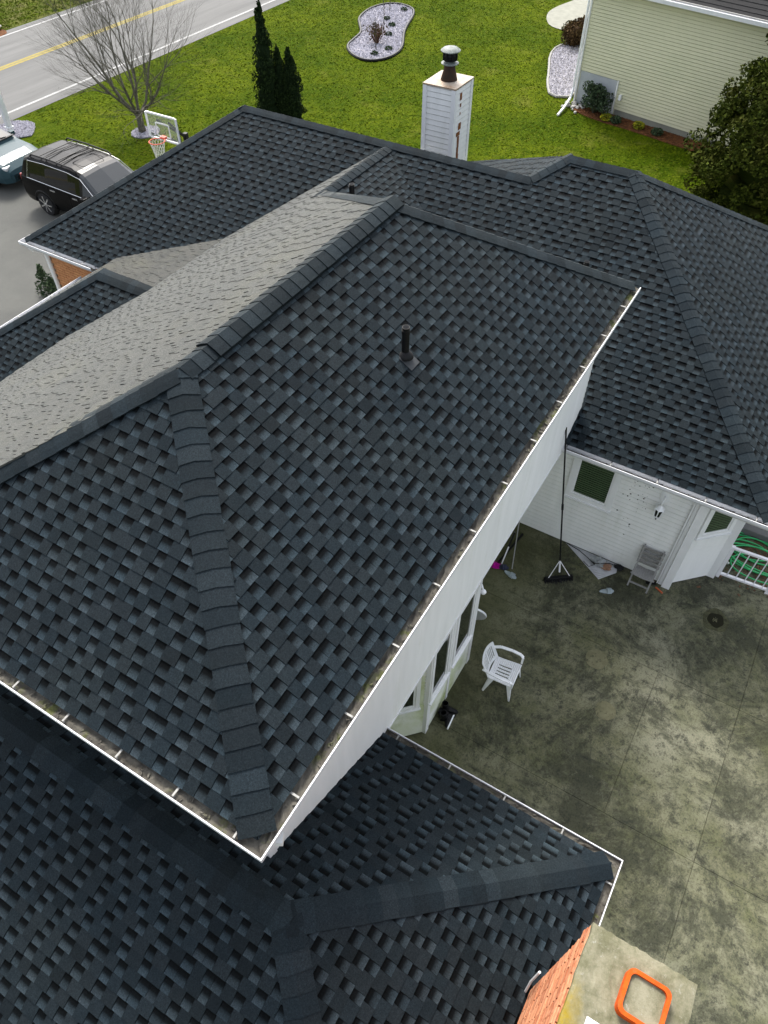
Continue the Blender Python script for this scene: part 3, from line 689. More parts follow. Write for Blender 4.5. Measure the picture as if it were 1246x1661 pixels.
for v_ in range(len(m.v)): x, y, z = m.v[v_]; m.v[v_] = (x, y, 2.16 + (z - 2.16) * 1.7)
m.build('backplate', 'plastic', lt, smooth=False)
m = MB(); m.tube([(9.48, .16, 2.16), (9.42, .16, 2.20), (9.36, .16, 2.16), (9.345, .16, 2.06)], .014, 8); m.build('arm', 'plastic', lt, smooth=True)
m = MB(); c = (9.345, .16, 1.86)
m.lathe((c[0], c[1], 1.99), [(.085, 0), (.06, .03), (.02, .075)], 6); m.lathe((c[0], c[1], 1.80), [(.03, -.03), (.06, 0), (.06, .012)], 6)
for k in range(6):
    a = math.pi / 3 * k; m.bar((c[0] + .058 * math.cos(a), c[1] + .058 * math.sin(a), 1.81), (c[0] + .082 * math.cos(a), c[1] + .082 * math.sin(a), 1.99), .018)
m.build('cage', 'plastic', lt)
m = MB(); m.lathe((c[0], c[1], 1.815), [(.045, 0), (.066, .17)], 6); m.build('pane', 'glass', lt)
m = MB(); m.lathe((c[0], c[1], 1.75), [(.012, -.03), (.018, 0), (.012, .03)], 8); m.build('finial', 'black', lt)
sp = MB()
for k in range(46):
    y = .55 + random.gauss(0, .11); z = random.choice((random.gauss(2.25, .10), random.gauss(1.85, .12), random.gauss(1.45, .3))); s_ = random.uniform(.004, .012)
    sp.box((9.499, y, z), (.0015, s_, s_ * random.uniform(.5, 1.4)), Matrix.Rotation(random.uniform(0, 3), 3, 'X'))
tag(sp.build('dirt_specks', 'darkmoss', house), kind='stuff')

# --- vent pipes on the roofs
def vent(p, f, h, r, flash=True):
    p = Vector(p); m = MB(); m.tube([p + Vector((0, 0, -.03)), p + Vector((0, 0, h))], r, 20)
    rim = [(r * .99, 0), (r * 1.12, .002), (r * 1.12, .05), (r * .99, .052)]
    m.lathe(p + Vector((0, 0, h - .085)), [(a, b) for a, b in rim], 20)
    o = m.build('vent_pipe', 'black', house, smooth=True, auto=40)
    m = MB(); m.lathe(p + Vector((0, 0, h + .0015)), [(r * .82, 0), (r * .82, .001)], 20); m.build('pipe_mouth', 'deck', o)
    if flash:
        m = MB(); M3 = Matrix((f.u, f.vv, f.n)).transposed(); m.box(p + f.n * .016 - f.vv * .05, (.09, .10, .003), M3); m.build('flashing', 'leadgrey', o)
        m = MB(); m.lathe(p + f.n * .018, [(r * 2.0, 0), (r * 1.75, .035), (r * 1.3, .055), (r * 1.12, .075)], 20); m.build('boot', 'rubber', o, smooth=True)
    return o
vent((5.76, 3.17, U1.z(5.76, 3.17)), U1, .40, .042)
vent((11.03, 7.28, CG.z(11.03, 7.28)), CG, .30, .05, False)
vent((11.93, 2.96, W1.z(11.93, 2.96)), W1, .10, .045, False)

# --- white boxed chimney with metal cap
CX0, CX1, CY0, CY1, CZT = 17.3, 18.25, 8.34, 9.21, 4.68
m = MB(); m.bx(CX0 + .03, CX1 - .03, CY0 + .03, CY1 - .03, 0, CZT - .02); chim = m.build('sided_chimney', 'vinyl', house)
boards((CX0 + .03, CY1 - .08), (CX0 + .03, CY0 + .08), (-1, 0), 2.6, CZT - .05, .128, 'vinyl', chim, proud=.028)
boards((CX0 + .08, CY0 + .03), (CX1 - .08, CY0 + .03), (0, -1), 2.6, CZT - .05, .128, 'vinyl', chim, proud=.028)
for x, y in ((CX0 + .04, CY0 + .04), (CX0 + .04, CY1 - .04), (CX1 - .04, CY0 + .04)):
    m = MB(); m.box((x, y, 2.33), (.055, .055, 2.33)); m.build('corner_board', 'trim', chim)
m = MB(); m.bx(CX0 - .02, CX1 + .02, CY0 - .02, CY1 + .02, CZT - .035, CZT); m.build('chimney_pan', 'rustpan', chim)
m = MB(); rr = random.Random(4)
for (z, hh, yo, ww) in ((4.42, .10, .33, .05), (4.22, .05, .34, .03), (4.02, .04, .34, .02), (3.72, .10, .36, .07), (3.55, .06, .3, .10), (3.42, .08, .33, .05), (3.28, .10, .34, .045), (3.12, .11, .33, .05), (2.96, .09, .34, .06), (2.8, .1, .33, .05)):
    m.box((CX0 + yo, CY0 - .003, z), (ww, .004, hh * .8))
tag(m.build('rust_streak', 'rust', chim), kind='stuff')
m = MB(); cc = (17.78, 8.77)
m.lathe((*cc, CZT), [(.20, 0), (.205, .015), (.135, .26), (.135, .34)], 24); m.build('flue_cone', 'rusty', chim, smooth=True, auto=40)
m = MB(); m.lathe((*cc, CZT + .34), [(.12, 0), (.215, .015), (.215, .03), (.12, .05), (.12, .07)], 24); m.build('storm_collar', 'galv', chim)
m = MB(); m.lathe((*cc, CZT + .41), [(.125, 0), (.165, .02), (.17, .12), (.15, .2)], 24)
for k in range(8): m.box((cc[0] + .172 * math.cos(k * .785), cc[1] + .172 * math.sin(k * .785), CZT + .53), (.012, .02, .09), Matrix.Rotation(k * .785, 3, 'Z'))
m.build('cap_body', 'black', chim)
m = MB(); m.lathe((*cc, CZT + .62), [(.235, 0), (.24, .02), (.17, .07), (.05, .09)], 28); m.build('cap_lid', 'galv', chim, smooth=True, auto=30)

# --- brick chimney near the camera
BX0, BX1, BY0, BY1, BZ = .25, 1.70, -1.335, -.645, 5.70
m = MB(); m.bx(BX0 + .012, BX1 - .012, BY0 + .012, BY1 - .012, 0, BZ - .075); bch = m.build('brick_chimney', 'mortar', house)
bl_, bh_, jn = .203, .060, .011
bm = MB(); bm.box((0, 0, 0), (bl_ / 2, .045, bh_ / 2)); bme = bm.mesh('brick', 'brick')
bm = MB(); bm.box((0, 0, 0), (bl_ / 4 - .003, .045, bh_ / 2)); bmh = bm.mesh('brick', 'brick')
z = BZ - .075 - bh_ / 2; row = 0; nb = 0; JB = MB()
while z > 2.3:
    out = .014 if row in (1, 2) else (.007 if row == 0 else 0)
    x = BX1 - (0 if row % 2 == 0 else -.0); x -= 0; first = row % 2 == 1
    while x > BX0 + .05:
        L_ = bl_ / 2 - .006 if first else bl_; 
        if x - L_ < BX0: break
        if nb < 280:
            o = bpy.data.objects.new('brick', bmh if first else bme); COL.objects.link(o); o.parent = bch
            o.location = Vector((x - L_ / 2, BY1 - .040 + out + random.uniform(-.003, .003), z)) - Vector(WL[bch.name]); o.rotation_euler = (random.uniform(-.02, .02), random.uniform(-.006, .006), random.uniform(-.012, .012)); nb += 1
        else: JB.box((x - L_ / 2, BY1 - .040, z), (L_ / 2, .045, bh_ / 2))
        x -= L_ + jn; first = False
    y = BY1 - .1
    while y > BY0 + .2:
        JB.box((BX1 - .040 + out, y - bl_ / 2 - (.0 if row % 2 else .1), z), (.045, bl_ / 2, bh_ / 2)); JB.box((BX0 + .040 - out, y - bl_ / 2 - (.0 if row % 2 else .1), z), (.045, bl_ / 2, bh_ / 2)); y -= bl_ + jn
    z -= bh_ + jn; row += 1
tag(JB.build('bricks', 'brick', bch), kind='stuff')
def rough_slab(x0, x1, y0, y1, z0, z1, n, amp, seed):
    r = random.Random(seed); m = MB(); N_ = n + 1
    g = [[Vector((x0 + (x1 - x0) * i / n + r.uniform(-amp, amp), y0 + (y1 - y0) * j / n + r.uniform(-amp, amp), z1 + r.uniform(-amp, amp) * .5 - (.008 if i in (0, n) or j in (0, n) else 0))) for j in range(N_)] for i in range(N_)]
    for i in range(n):
        for j in range(n): m.face([g[i][j], g[i + 1][j], g[i + 1][j + 1], g[i][j + 1]])
    E_ = [g[i][0] for i in range(n)] + [g[n][j] for j in range(n)] + [g[i][n] for i in range(n, 0, -1)] + [g[0][j] for j in range(n, 0, -1)]
    for a, b in zip(E_, E_[1:] + E_[:1]): m.face([(a.x, a.y, z0), (b.x, b.y, z0), b, a])
    return m
cp = rough_slab(BX0 - .008, BX1 + .008, BY0 - .008, BY1 + .006, BZ - .075, BZ, 22, .006, 8).build('chimney_cap', 'capconcrete', bch)
def rrect(cx, cy, hx, hy, r, n=6, ang=0.):
    P = []
    for sx, sy, a0 in ((1, 1, 0), (-1, 1, 90), (-1, -1, 180), (1, -1, 270)):
        for k in range(n + 1):
            a = R(a0 + 90 * k / n); P.append((cx + sx * (hx - r) + r * math.cos(a), cy + sy * (hy - r) + r * math.sin(a)))
    return P
FX, FY = 1.425, -1.055
outer, inner = rrect(FX, FY, .142, .142, .05), rrect(FX, FY, .116, .116, .038); m = MB(); nn = len(outer)
for k in range(nn):
    k2 = (k + 1) % nn
    m.face([(*outer[k], BZ - .01), (*outer[k2], BZ - .01), (*outer[k2], BZ + .085), (*outer[k], BZ + .085)])
    m.face([(*outer[k], BZ + .085), (*outer[k2], BZ + .085), (*inner[k2], BZ + .085), (*inner[k], BZ + .085)])
    m.face([(*inner[k], BZ + .085), (*inner[k2], BZ + .085), (*inner[k2], BZ + .055), (*inner[k], BZ + .055)])
fl = m.build('clay_flue', 'clay', bch)
m = MB(); m.face([(*p, BZ + .058) for p in inner]); m.build('flue_plug', 'capconcrete', fl)
m = MB(); mx, my = .96, -.97
m.bx(mx - .16, mx + .16, my - .16, my + .16, BZ, BZ + .10)
q = [(mx - .2, my - .2), (mx + .2, my - .2), (mx + .2, my + .2), (mx - .2, my + .2)]
for k in range(4): m.face([(*q[k], BZ + .10), (*q[(k + 1) % 4], BZ + .10), (mx, my, BZ + .26)])
m.face([(*p, BZ + .10) for p in q]); m.build('metal_cap', 'white', bch)
m = MB(); m.tube([(1.72, -.60, 3.6), (1.70, -.59, 3.2), (1.66, -.6, 2.9)], .012, 6); m.tube([(.9, -.585, 3.0), (.93, -.58, 3.5), (.99, -.585, 3.9)], .014, 6); m.build('cable', 'trim', bch)

# --- garage front: brick face, downspout
m = MB(); m.bx(9.505, 9.515, 12.3, 14.9, .02, 2.58); gb = m.build('garage_brick_face', 'mortar', house)
JB = MB(); z = .06; row = 0
while z < 2.55:
    y = 12.32 + (0 if row % 2 else .1)
    while y < 14.7: JB.box((9.50, y + bl_ / 2, z), (.012, bl_ / 2, bh_ / 2)); y += bl_ + jn
    z += bh_ + jn; row += 1
MAT['tanbrick'] = simple('tan_orange_brick', (.56, .27, .12), (.44, .19, .085), 9, .9, .2)
tag(JB.build('bricks', 'tanbrick', gb), kind='stuff')
m = MB(); m.tube([(9.22, 15.05, 2.56), (9.26, 15.0, 2.48), (9.45, 14.9, 2.36)], .045, 8); m.tube([(9.46, 14.86, 2.45), (9.45, 14.86, .12), (9.3, 14.86, .06)], .05, 8); m.build('downspout', 'trim', house)

# ------------------------------------------------------------------ foliage helpers
def leaves(m, centers, n, size, r, flat=.0, tone=None):
    """small leaf quads spread through ellipsoid clumps (c, (rx, ry, rz))"""
    for _ in range(n):
        c, rad = centers[r.randrange(len(centers))]
        while True:
            d = Vector((r.uniform(-1, 1), r.uniform(-1, 1), r.uniform(-1, 1)))
            if .25 < d.length < 1: break
        d = d * (1 / d.length) * (d.length ** .4)
        p = Vector(c) + Vector((d.x * rad[0], d.y * rad[1], d.z * rad[2]))
        a = Vector((r.gauss(0, 1), r.gauss(0, 1), r.gauss(0, .6) + flat)).normalized(); b = a.cross(Vector((r.gauss(0, 1), r.gauss(0, 1), r.gauss(0, 1)))).normalized()
        s = size * r.uniform(.5, 1.3); k = r.random()
        m.face([p - b * s * .5, p + a * s, p + b * s * .5, p - a * s * .55], (k, .5))
def core(m, c, rad, n=14, k=9):
    i0 = len(m.v); r = random.Random(int(abs(c[0] * 100)))
    for i in range(k + 1):
        th = math.pi * i / k
        for j in range(n):
            a = 2 * math.pi * j / n; q = 1 + r.uniform(-.18, .18)
            m.v.append((c[0] + rad[0] * q * math.sin(th) * math.cos(a), c[1] + rad[1] * q * math.sin(th) * math.sin(a), c[2] - rad[2] * math.cos(th)))
    for i in range(k):
        for j in range(n): m.f.append((i0 + i * n + j, i0 + i * n + (j + 1) % n, i0 + (i + 1) * n + (j + 1) % n, i0 + (i + 1) * n + j)); m.t.append((.1, .5))

# --- three arborvitaes
for (x, y, h, rad, lab) in ((22.55, 18.4, 4.05, .44, 'tallest dark columnar arborvitae on the lawn behind the garage roof ridge'), (22.92, 18.10, 2.66, .34, 'shorter dark arborvitae between the tall one and the right hand one'), (23.22, 17.84, 2.55, .46, 'shorter dark arborvitae at the right end of the row of three')):
    t = thing('arborvitae', lab, 'tree', (x, y, 0), 'columnar arborvitaes on the lawn'); r = random.Random(int(h * 100))
    m = MB(); m.tube([(x, y, 0), (x, y, h * .8)], [.05, .02], 8); m.build('trunk', 'bark', t)
    cl = []
    for k in range(60):
        z = h * (k + 1) / 62; f = rad * min(1, (1 - z / h) * 1.9 + .05) ** .8 * (.75 + .25 * min(1, z / .5)); a = r.uniform(0, 6.28)
        cl.append(((x + f * .55 * math.cos(a), y + f * .55 * math.sin(a), z), (f * .6, f * .6, .16)))
    m = MB()
    for k in range(8): z = h * (k + .3) / 8.6; f = rad * min(1, (1 - z / h) * 1.9) ** .8 * .75; core(m, (x, y, z), (f, f, h / 10), 10, 5)
    leaves(m, cl, 7000, .05, r, 1.2); m.build('crown', 'thuja', t)

# --- big conifer at the right edge
t = thing('conifer', 'big dark green conifer beside the yellow house at the right edge', 'tree', (25.6, .9, 0)); r = random.Random(11)
m = MB(); m.tube([(25.6, .9, 0), (25.6, .9, 4.5)], [.2, .05], 10); m.build('trunk', 'bark', t)
cl = []; m = MB()
for k in range(340):
    z = r.uniform(.1, 5.9); f = 3.0 * min(1, (6.5 - z) / 4.6) ** .75 * (.9 if z < 1 else 1) * r.uniform(.84, 1.08); a = r.uniform(0, 6.28); q = r.uniform(.72, .95)
    cl.append(((25.6 + f * q * math.cos(a), .9 + f * q * math.sin(a), z), (r.uniform(.26, .5), r.uniform(.26, .5), r.uniform(.2, .38))))
for k in range(12):
    z = .3 + k * .47; f = 3.0 * min(1, (6.5 - z) / 4.6) ** .75 * .62; core(m, (25.6, .9, z), (f, f, .6), 16, 6)
leaves(m, cl, 75000, .075, r, .5); m.build('crown', 'conifer', t)

# --- bare multi-stem tree by the road
t = thing('bare_tree', 'leafless spreading tree on the lawn beside the road', 'tree', (19.8, 22.3, 0)); r = random.Random(21)
trunk = MB(); br = MB(); tw = MB()
def grow(p, d, L, rad, depth):
    pts = [p]; rs = [rad]; n = 4 if depth < 3 else 3
    for k in range(n):
        d = (d + Vector((r.gauss(0, .10), r.gauss(0, .10), r.gauss(.03, .07)))).normalized(); p = p + d * L / n; pts.append(p); rs.append(rad * (1 - .45 * (k + 1) / n))
    (br if depth < 3 else tw).tube(pts, rs, 6 if depth < 2 else (4 if depth < 4 else 3), cap=False)
    if depth >= 5: return
    for k in range(3 if depth < 4 else 3):
        q = r.uniform(.35, 1.0); i = min(n, max(1, int(q * n + .5))); a = Vector((r.gauss(0, 1), r.gauss(0, 1), r.gauss(0, .6)))
        dd = (d + (a - d * a.dot(d)).normalized() * r.uniform(.35, .75)).normalized()
        grow(pts[i], dd, L * r.uniform(.58, .8), rs[i] * .58, depth + 1)
    grow(pts[-1], d, L * .74, rs[-1] * .85, depth + 1)
trunk.tube([(19.8, 22.3, 0), (19.8, 22.28, .3), (19.82, 22.32, .75)], [.15, .12, .13], 10); trunk.build('trunk', 'bark', t, smooth=True)
for k in range(9):
    a = k * .698 + r.uniform(-.2, .2); sp_ = r.uniform(.55, 1.75) if k else .1
    grow(Vector((19.82 + .05 * math.cos(a), 22.32 + .05 * math.sin(a), .62)), Vector((math.cos(a) * sp_, math.sin(a) * sp_, 1)).normalized(), r.uniform(1.6, 2.15), r.uniform(.044, .062), 0)
br.build('branches', 'bark', t); tag(tw.build('twigs', 'twig', t), kind='stuff')

def gravel(name, poly, parent, n, size, seed, z=.03, mat='gravel'):
    r = random.Random(seed); xs_ = [p[0] for p in poly]; ys_ = [p[1] for p in poly]; m = MB()
    def inside(x, y):
        c = False; j = len(poly) - 1
        for i in range(len(poly)):
            if (poly[i][1] > y) != (poly[j][1] > y) and x < (poly[j][0] - poly[i][0]) * (y - poly[i][1]) / (poly[j][1] - poly[i][1]) + poly[i][0]: c = not c
            j = i
        return c
    k = 0
    while k < n:
        x, y = r.uniform(min(xs_), max(xs_)), r.uniform(min(ys_), max(ys_)); k += 1
        if not inside(x, y): continue
        s = size * r.uniform(.5, 1.4); t_ = r.choice((.55, .8, 1., 1.15, 1.25)); q = r.uniform(0, 6.28)
        P = [Vector((math.cos(q + a) * s * r.uniform(.7, 1.1), math.sin(q + a) * s * r.uniform(.6, 1.), 0)) + Vector((x, y, z)) for a in (0, 1.57, 3.14, 4.71)]; T = Vector((x, y, z + s * .7))
        for i in range(4): m.face([P[i], P[(i + 1) % 4], T], (t_, t_ * 1.0))
    # the tone attribute carries a grey factor for the gravel
    m.t = [(a[0], a[0]) for a in m.t]
    me_o = m.build(name, mat, parent); at = me_o.data.color_attributes['tone']; n_ = len(at.data); buf = np.empty(n_ * 4, dtype=np.float32); at.data.foreach_get('color', buf); buf = buf.reshape(-1, 4); buf[:, 2] = buf[:, 0]; at.data.foreach_set('color', buf.ravel())
    return tag(me_o, kind='stuff')
def smooth_poly(P, it=2):
    for _ in range(it):
        Q = []
        for i in range(len(P)):
            a, b = P[i], P[(i + 1) % len(P)]; Q += [(a[0] * .75 + b[0] * .25, a[1] * .75 + b[1] * .25), (a[0] * .25 + b[0] * .75, a[1] * .25 + b[1] * .75)]
        P = Q
    return P
# tree ring
tr = thing('tree_ring', 'ring of white stones round the bare tree trunk', 'garden bed', (19.85, 22.2, 0))
P = [(19.85 + .55 * math.cos(a), 22.2 + .5 * math.sin(a)) for a in [k * .524 for k in range(12)]]
m = MB(); m.prism(P, 0, .04); m.build('bed', 'gravelbed', tr); gravel('stones', P, tr, 500, .05, 3, .04)
# island bed
IB = smooth_poly([(35.5, 22.7), (37.3, 23.0), (38.5, 22.4), (38.2, 21.1), (37.2, 20.5), (35.6, 20.0), (34.4, 19.5), (32.6, 18.5), (31.2, 18.4), (30.4, 19.0), (30.7, 20.0), (31.6, 20.9), (32.5, 21.1), (33.6, 21.3), (34.5, 22.0)])
ib = thing('gravel_island', 'kidney shaped white gravel bed with black edging in the lawn', 'garden bed', (34.3, 20.8, 0))
m = MB(); m.prism(IB, 0, .035); m.build('bed', 'gravelbed', ib)
m = MB(); m.tube([(p[0], p[1], .05) for p in IB], .06, 6, closed=True); m.build('edging', 'black', ib)
gravel('stones', IB, ib, 9000, .055, 8, .035)
def twig_shrub(name, label, c, h, rad, n, mat, leafn, leafmat, lsize, cat='shrub', seed=0, group=None, par_r=.012):
    r = random.Random(seed); t = thing(name, label, cat, (c[0], c[1], 0), group); m = MB()
    for k in range(n):
        a = r.uniform(0, 6.28); e = r.uniform(.1, 1) * rad; p0 = Vector((c[0] + .1 * e * math.cos(a), c[1] + .1 * e * math.sin(a), 0)); p1 = Vector((c[0] + e * math.cos(a), c[1] + e * math.sin(a), h * r.uniform(.6, 1)))
        mid = p0.lerp(p1, .5) + Vector((r.gauss(0, .04), r.gauss(0, .04), .05)); m.tube([p0, mid, p1], [par_r, par_r * .8, par_r * .4], 4, cap=False)
    m.build('stems', mat, t)
    if leafn:
        m = MB(); cl = [((c[0] + r.gauss(0, rad * .42), c[1] + r.gauss(0, rad * .42), h * r.uniform(.3, .85)), (rad * .34, rad * .34, h * .2)) for _ in range(14)]
        leaves(m, cl, leafn, lsize, r, .4); m.build('foliage', leafmat, t)
    return t
MAT['redtwig'] = simple('red_brown_twig', (.17, .09, .06), (.09, .05, .035), 10, .9, .1)
twig_shrub('twig_shrub', 'reddish brown twiggy shrub in the white gravel bed', (32.7, 19.95), .85, .52, 70, 'redtwig', 300, 'brownshrub', .06, seed=1)
for i, (x, y, h, lab) in enumerate(((34.2, 20.45, 1.7, 'thin leafless sapling standing mid bed in the white gravel'), (37.2, 21.9, 1.5, 'thin sapling at the far end of the white gravel bed'), (31.9, 19.5, 1.25, 'thin sapling at the near end of the white gravel bed'))):
    t = thing('sapling', lab, 'sapling', (x, y, 0), 'saplings in the gravel bed'); m = MB(); r = random.Random(i)
    m.tube([(x, y, 0), (x + .03, y, h * .5), (x, y + .04, h)], [.022, .016, .006], 5); m.build('stem', 'twig', t)
    m = MB()
    for k in range(14):
        a = r.uniform(0, 6.28); z = r.uniform(.4, .95) * h; m.tube([(x, y, z), (x + .2 * math.cos(a), y + .2 * math.sin(a), z + .22)], [.007, .003], 3, cap=False)
    m.build('twigs', 'twig', t)
for i, (x, y, wh) in enumerate(((35.9, 21.3, 'left of centre in the white gravel bed'), (35.2, 20.6, 'right of the tallest sapling in the white gravel'), (33.9, 20.0, 'just nearer than the tallest sapling in the white gravel'), (32.2, 19.0, 'at the near right edge of the white gravel bed'), (31.3, 19.2, 'nearest of all in the white gravel bed'), (37.6, 21.3, 'farthest of all in the white gravel bed'))):
    m = MB(); r = random.Random(i + 40); leaves(m, [((x, y, .09), (.16, .16, .09))], 120, .06, r, .6)
    tag(m.build('bedding_plant', 'shrubleaf', base=True), 'small low green plant ' + wh, 'plant', 'small plants in the gravel bed')

# ------------------------------------------------------------------ yellow house
YO = Vector((30.82, 9.62, 0)); YA = Vector((-.228, -.974, 0)).normalized(); YN = Vector((-.974, .228, 0)).normalized()
yh = thing('yellow_house', 'pale yellow house with narrow lap siding across the lawn', 'house', tuple(YO))
def Y(s_, d, z): return YO + YA * s_ + YN * d + Vector((0, 0, z))
m = MB(); LY, DY, HY = 9.5, 14., 3.96
m.v += [tuple(Y(a, b, z)) for z in (0, HY) for a, b in ((0, 0), (LY, 0), (LY, -DY), (0, -DY))]
for q in ((0, 1, 2, 3), (4, 5, 6, 7), (0, 1, 5, 4), (1, 2, 6, 5), (2, 3, 7, 6), (3, 0, 4, 7)): m.f.append(q); m.t.append(None)
m.build('wall', 'yellowvinyl', yh)
J = MB(); z = .22; st = .108
while z < HY - .03:
    s0 = 1.78 if z < 1.17 else .06
    J.extrude([(.002, z), (.034, z), (.022, z + st - .016), (.0, z + st - .016)], Y(s0, 0, 0), Y(LY, 0, 0), YN); z += st
J.build('siding', 'yellowvinyl', yh)
m = MB(); m.extrude([(0, -.05), (.012, -.05), (.012, 1.165), (0, 1.165)], Y(.1, 0, 0), Y(1.70, 0, 0), YN); m.build('foundation_panel', 'foundation', yh)
m = MB(); m.extrude([(0, -.05), (.012, -.05), (.012, .21), (0, .21)], Y(1.84, 0, 0), Y(LY, 0, 0), YN); m.build('foundation', 'concrete', yh)
m = MB(); m.bar(Y(.04, .02, -.02), Y(.04, .02, HY), .12, .06, up=YA); m.build('corner_board', 'trim', yh)
m = MB(); m.bar(Y(1.77, .018, 0), Y(1.77, .018, 1.2), .11, .05, up=YA); m.build('trim_post', 'trim', yh)
m = MB(); m.tube([Y(-.06, .08, HY - .1), Y(-.06, .09, .55), Y(.0, .3, .22), Y(.22, 1.0, .12), Y(.35, 1.45, .10), Y(.36, 1.6, .03)], .05, 8); m.build('downspout', 'trim', yh)
m = MB(); m.bar(Y(2.0, .05, .58), Y(2.0, .05, .76), .14, .10, up=YA); m.build('utility_box', 'plastic', yh)
m = MB(); m.bar(Y(-.35, .34, HY - .0), Y(LY, .34, HY - .0), .12, .12); m.bar(Y(-.3, .17, HY + .02), Y(LY, .17, HY + .02), .26, .02); m.build('gutter', 'white', yh)
m = MB(); a, b, c_, d_ = Y(-.35, .30, HY + .08), Y(LY, .30, HY + .08), Y(LY, -6, HY + 3.0), Y(-.35, -6, HY + 3.0); m.face([a, b, c_, d_])
for k in range(1, 34):
    f0 = k / 34; p, q = a.lerp(d_, f0), b.lerp(c_, f0); m.bar(p + Vector((0, 0, .006)), q + Vector((0, 0, .006)), .02, .014)
m.build('roof', 'rubber', yh)
m = MB(); m.bar(Y(-.2, .27, HY + .095), Y(LY, .27, HY + .095), .10, .012); m.build('roof_edge', 'wood', yh)
# bed, path, steps rail at its corner
GB = smooth_poly([(30.75, 10.6), (32.0, 11.25), (33.4, 11.75), (35.3, 12.5), (36.5, 12.65), (37.5, 12.2), (36.8, 10.9), (33.9, 10.0), (31.2, 9.75)], 1)
gb_ = thing('gravel_border', 'white gravel border along the front of the yellow house', 'garden bed', (33.5, 11, 0)); m = MB(); m.prism(GB, 0, .03); m.build('bed', 'gravelbed', gb_)
m = MB(); m.tube([(p[0], p[1], .05) for p in GB], .05, 6, closed=True); m.build('edging', 'wood', gb_); gravel('stones', GB, gb_, 5000, .055, 9, .03)
sheet('path', smooth_poly([(38.9, 12.4), (38.9, 13.9), (40.1, 14.7), (41.6, 15.1), (43.9, 14.6), (48, 13.5), (48, 10.9), (42, 11.2)], 2), .03, 'concrete')
m = MB(); r = random.Random(61); 
t = thing('brown_shrub', 'bushy brown shrub in the gravel border by the steps', 'shrub', (37.3, 11.9, 0)); cl = [((37.3 + r.gauss(0, .45), 11.9 + r.gauss(0, .4), r.uniform(.2, .8)), (.4, .4, .3)) for _ in range(18)]
for c, rad in cl: core(m, c, tuple(q * .6 for q in rad), 8, 5)
leaves(m, cl, 5000, .08, r, .5); m.build('foliage', 'brownshrub', t)
t = thing('corner_shrub', 'dark leafy shrub in front of the grey foundation panel', 'shrub', tuple(Y(1.25, .55, 0))); m = MB(); c0 = Y(1.22, .50, 0)
cl = [((c0.x + r.gauss(0, .2), c0.y + r.gauss(0, .24), r.uniform(.25, .95)), (.22, .25, .2)) for _ in range(20)]
leaves(m, cl, 2600, .06, r, .4); m.build('foliage', 'shrubleaf', t)
m = MB()
for k in range(10): m.tube([c0, c0 + Vector((r.gauss(0, .18), r.gauss(0, .2), .8))], [.02, .008], 4)
m.build('stems', 'twig', t)
MB_ = smooth_poly([tuple(Y(.35, .1, 0))[:2], tuple(Y(.3, .75, 0))[:2], tuple(Y(1.6, .95, 0))[:2], tuple(Y(3.2, .85, 0))[:2], tuple(Y(5.4, .9, 0))[:2], tuple(Y(7.5, .9, 0))[:2], tuple(Y(7.5, .05, 0))[:2]], 1)
mb = thing('mulch_bed', 'red brown mulch bed along the foot of the yellow wall', 'garden bed', tuple(Y(3, .5, 0))); m = MB(); m.prism(MB_, 0, .04); m.build('bed', 'mulchred', mb)
m = MB(); r = random.Random(3)
for k in range(1800):
    s0 = r.uniform(.5, 6.8); p = Y(s0, r.uniform(.08, .82), .045); m.box(p, (r.uniform(.02, .05), .009, .006), Matrix.Rotation(r.uniform(0, 3), 3, 'Z') @ Matrix.Rotation(r.uniform(-.3, .3), 3, 'Y'))
tag(m.build('chips', 'mulchred', mb), kind='stuff')
st_ = thing('stone_pile', 'small heap of pale stones by the downspout of the yellow house', 'stones', tuple(Y(.45, .5, 0)))
for k in range(26):
    p = Y(.35 + r.gauss(0, .22), .45 + r.gauss(0, .22), .05); m = MB(); s = r.uniform(.05, .11); core(m, tuple(p), (s, s * .8, s * .6), 7, 4); m.t = [None] * len(m.f); m.build('stone', 'stone', st_)
for i, (s0, d0, mt, lab) in enumerate(((3.25, .55, 'yellowflower', 'clump of yellow flowers mid mulch bed below the yellow wall'), (1.95, .75, 'yellowflower', 'yellow flowering clump in the mulch beside the white trim post'), (4.05, .6, 'shrubleaf', 'low green clump at the far right of the mulch bed'), (2.35, .7, 'shrubleaf', 'green leafy clump next to the left yellow flowers in the mulch'))):
    p = Y(s0, d0, 0); m = MB(); leaves(m, [((p.x, p.y, .14), (.2, .22, .13))], 420, .05, r, .5); tag(m.build('flower_clump', mt, base=True), lab, 'plant', 'clumps in the mulch bed')
rl = thing('step_railing', 'black iron railing on the steps of the yellow house', 'railing', (38.6, 11.3, 0))
m = MB()
A_, B_ = Vector((39.1, 12.2, 0)), Vector((40.9, 11.9, 0))
for k in range(6): p = A_.lerp(B_, k / 5); m.tube([p, p + Vector((0, 0, 1.0 + .18 * k / 5))], .016, 6)
m.tube([A_ + Vector((0, 0, 1.0)), B_ + Vector((0, 0, 1.18))], .022, 6); m.tube([A_ + Vector((0, 0, .15)), B_ + Vector((0, 0, .33))], .014, 6); m.build('railing_bars', 'black', rl)
m = MB(); m.prism([(39.2, 12.1), (41.0, 11.8), (40.8, 10.7), (39.0, 11.0)], 0, .18); tag(m.build('door_step', 'concrete'), 'low pale concrete step at the front of the yellow house', 'step')

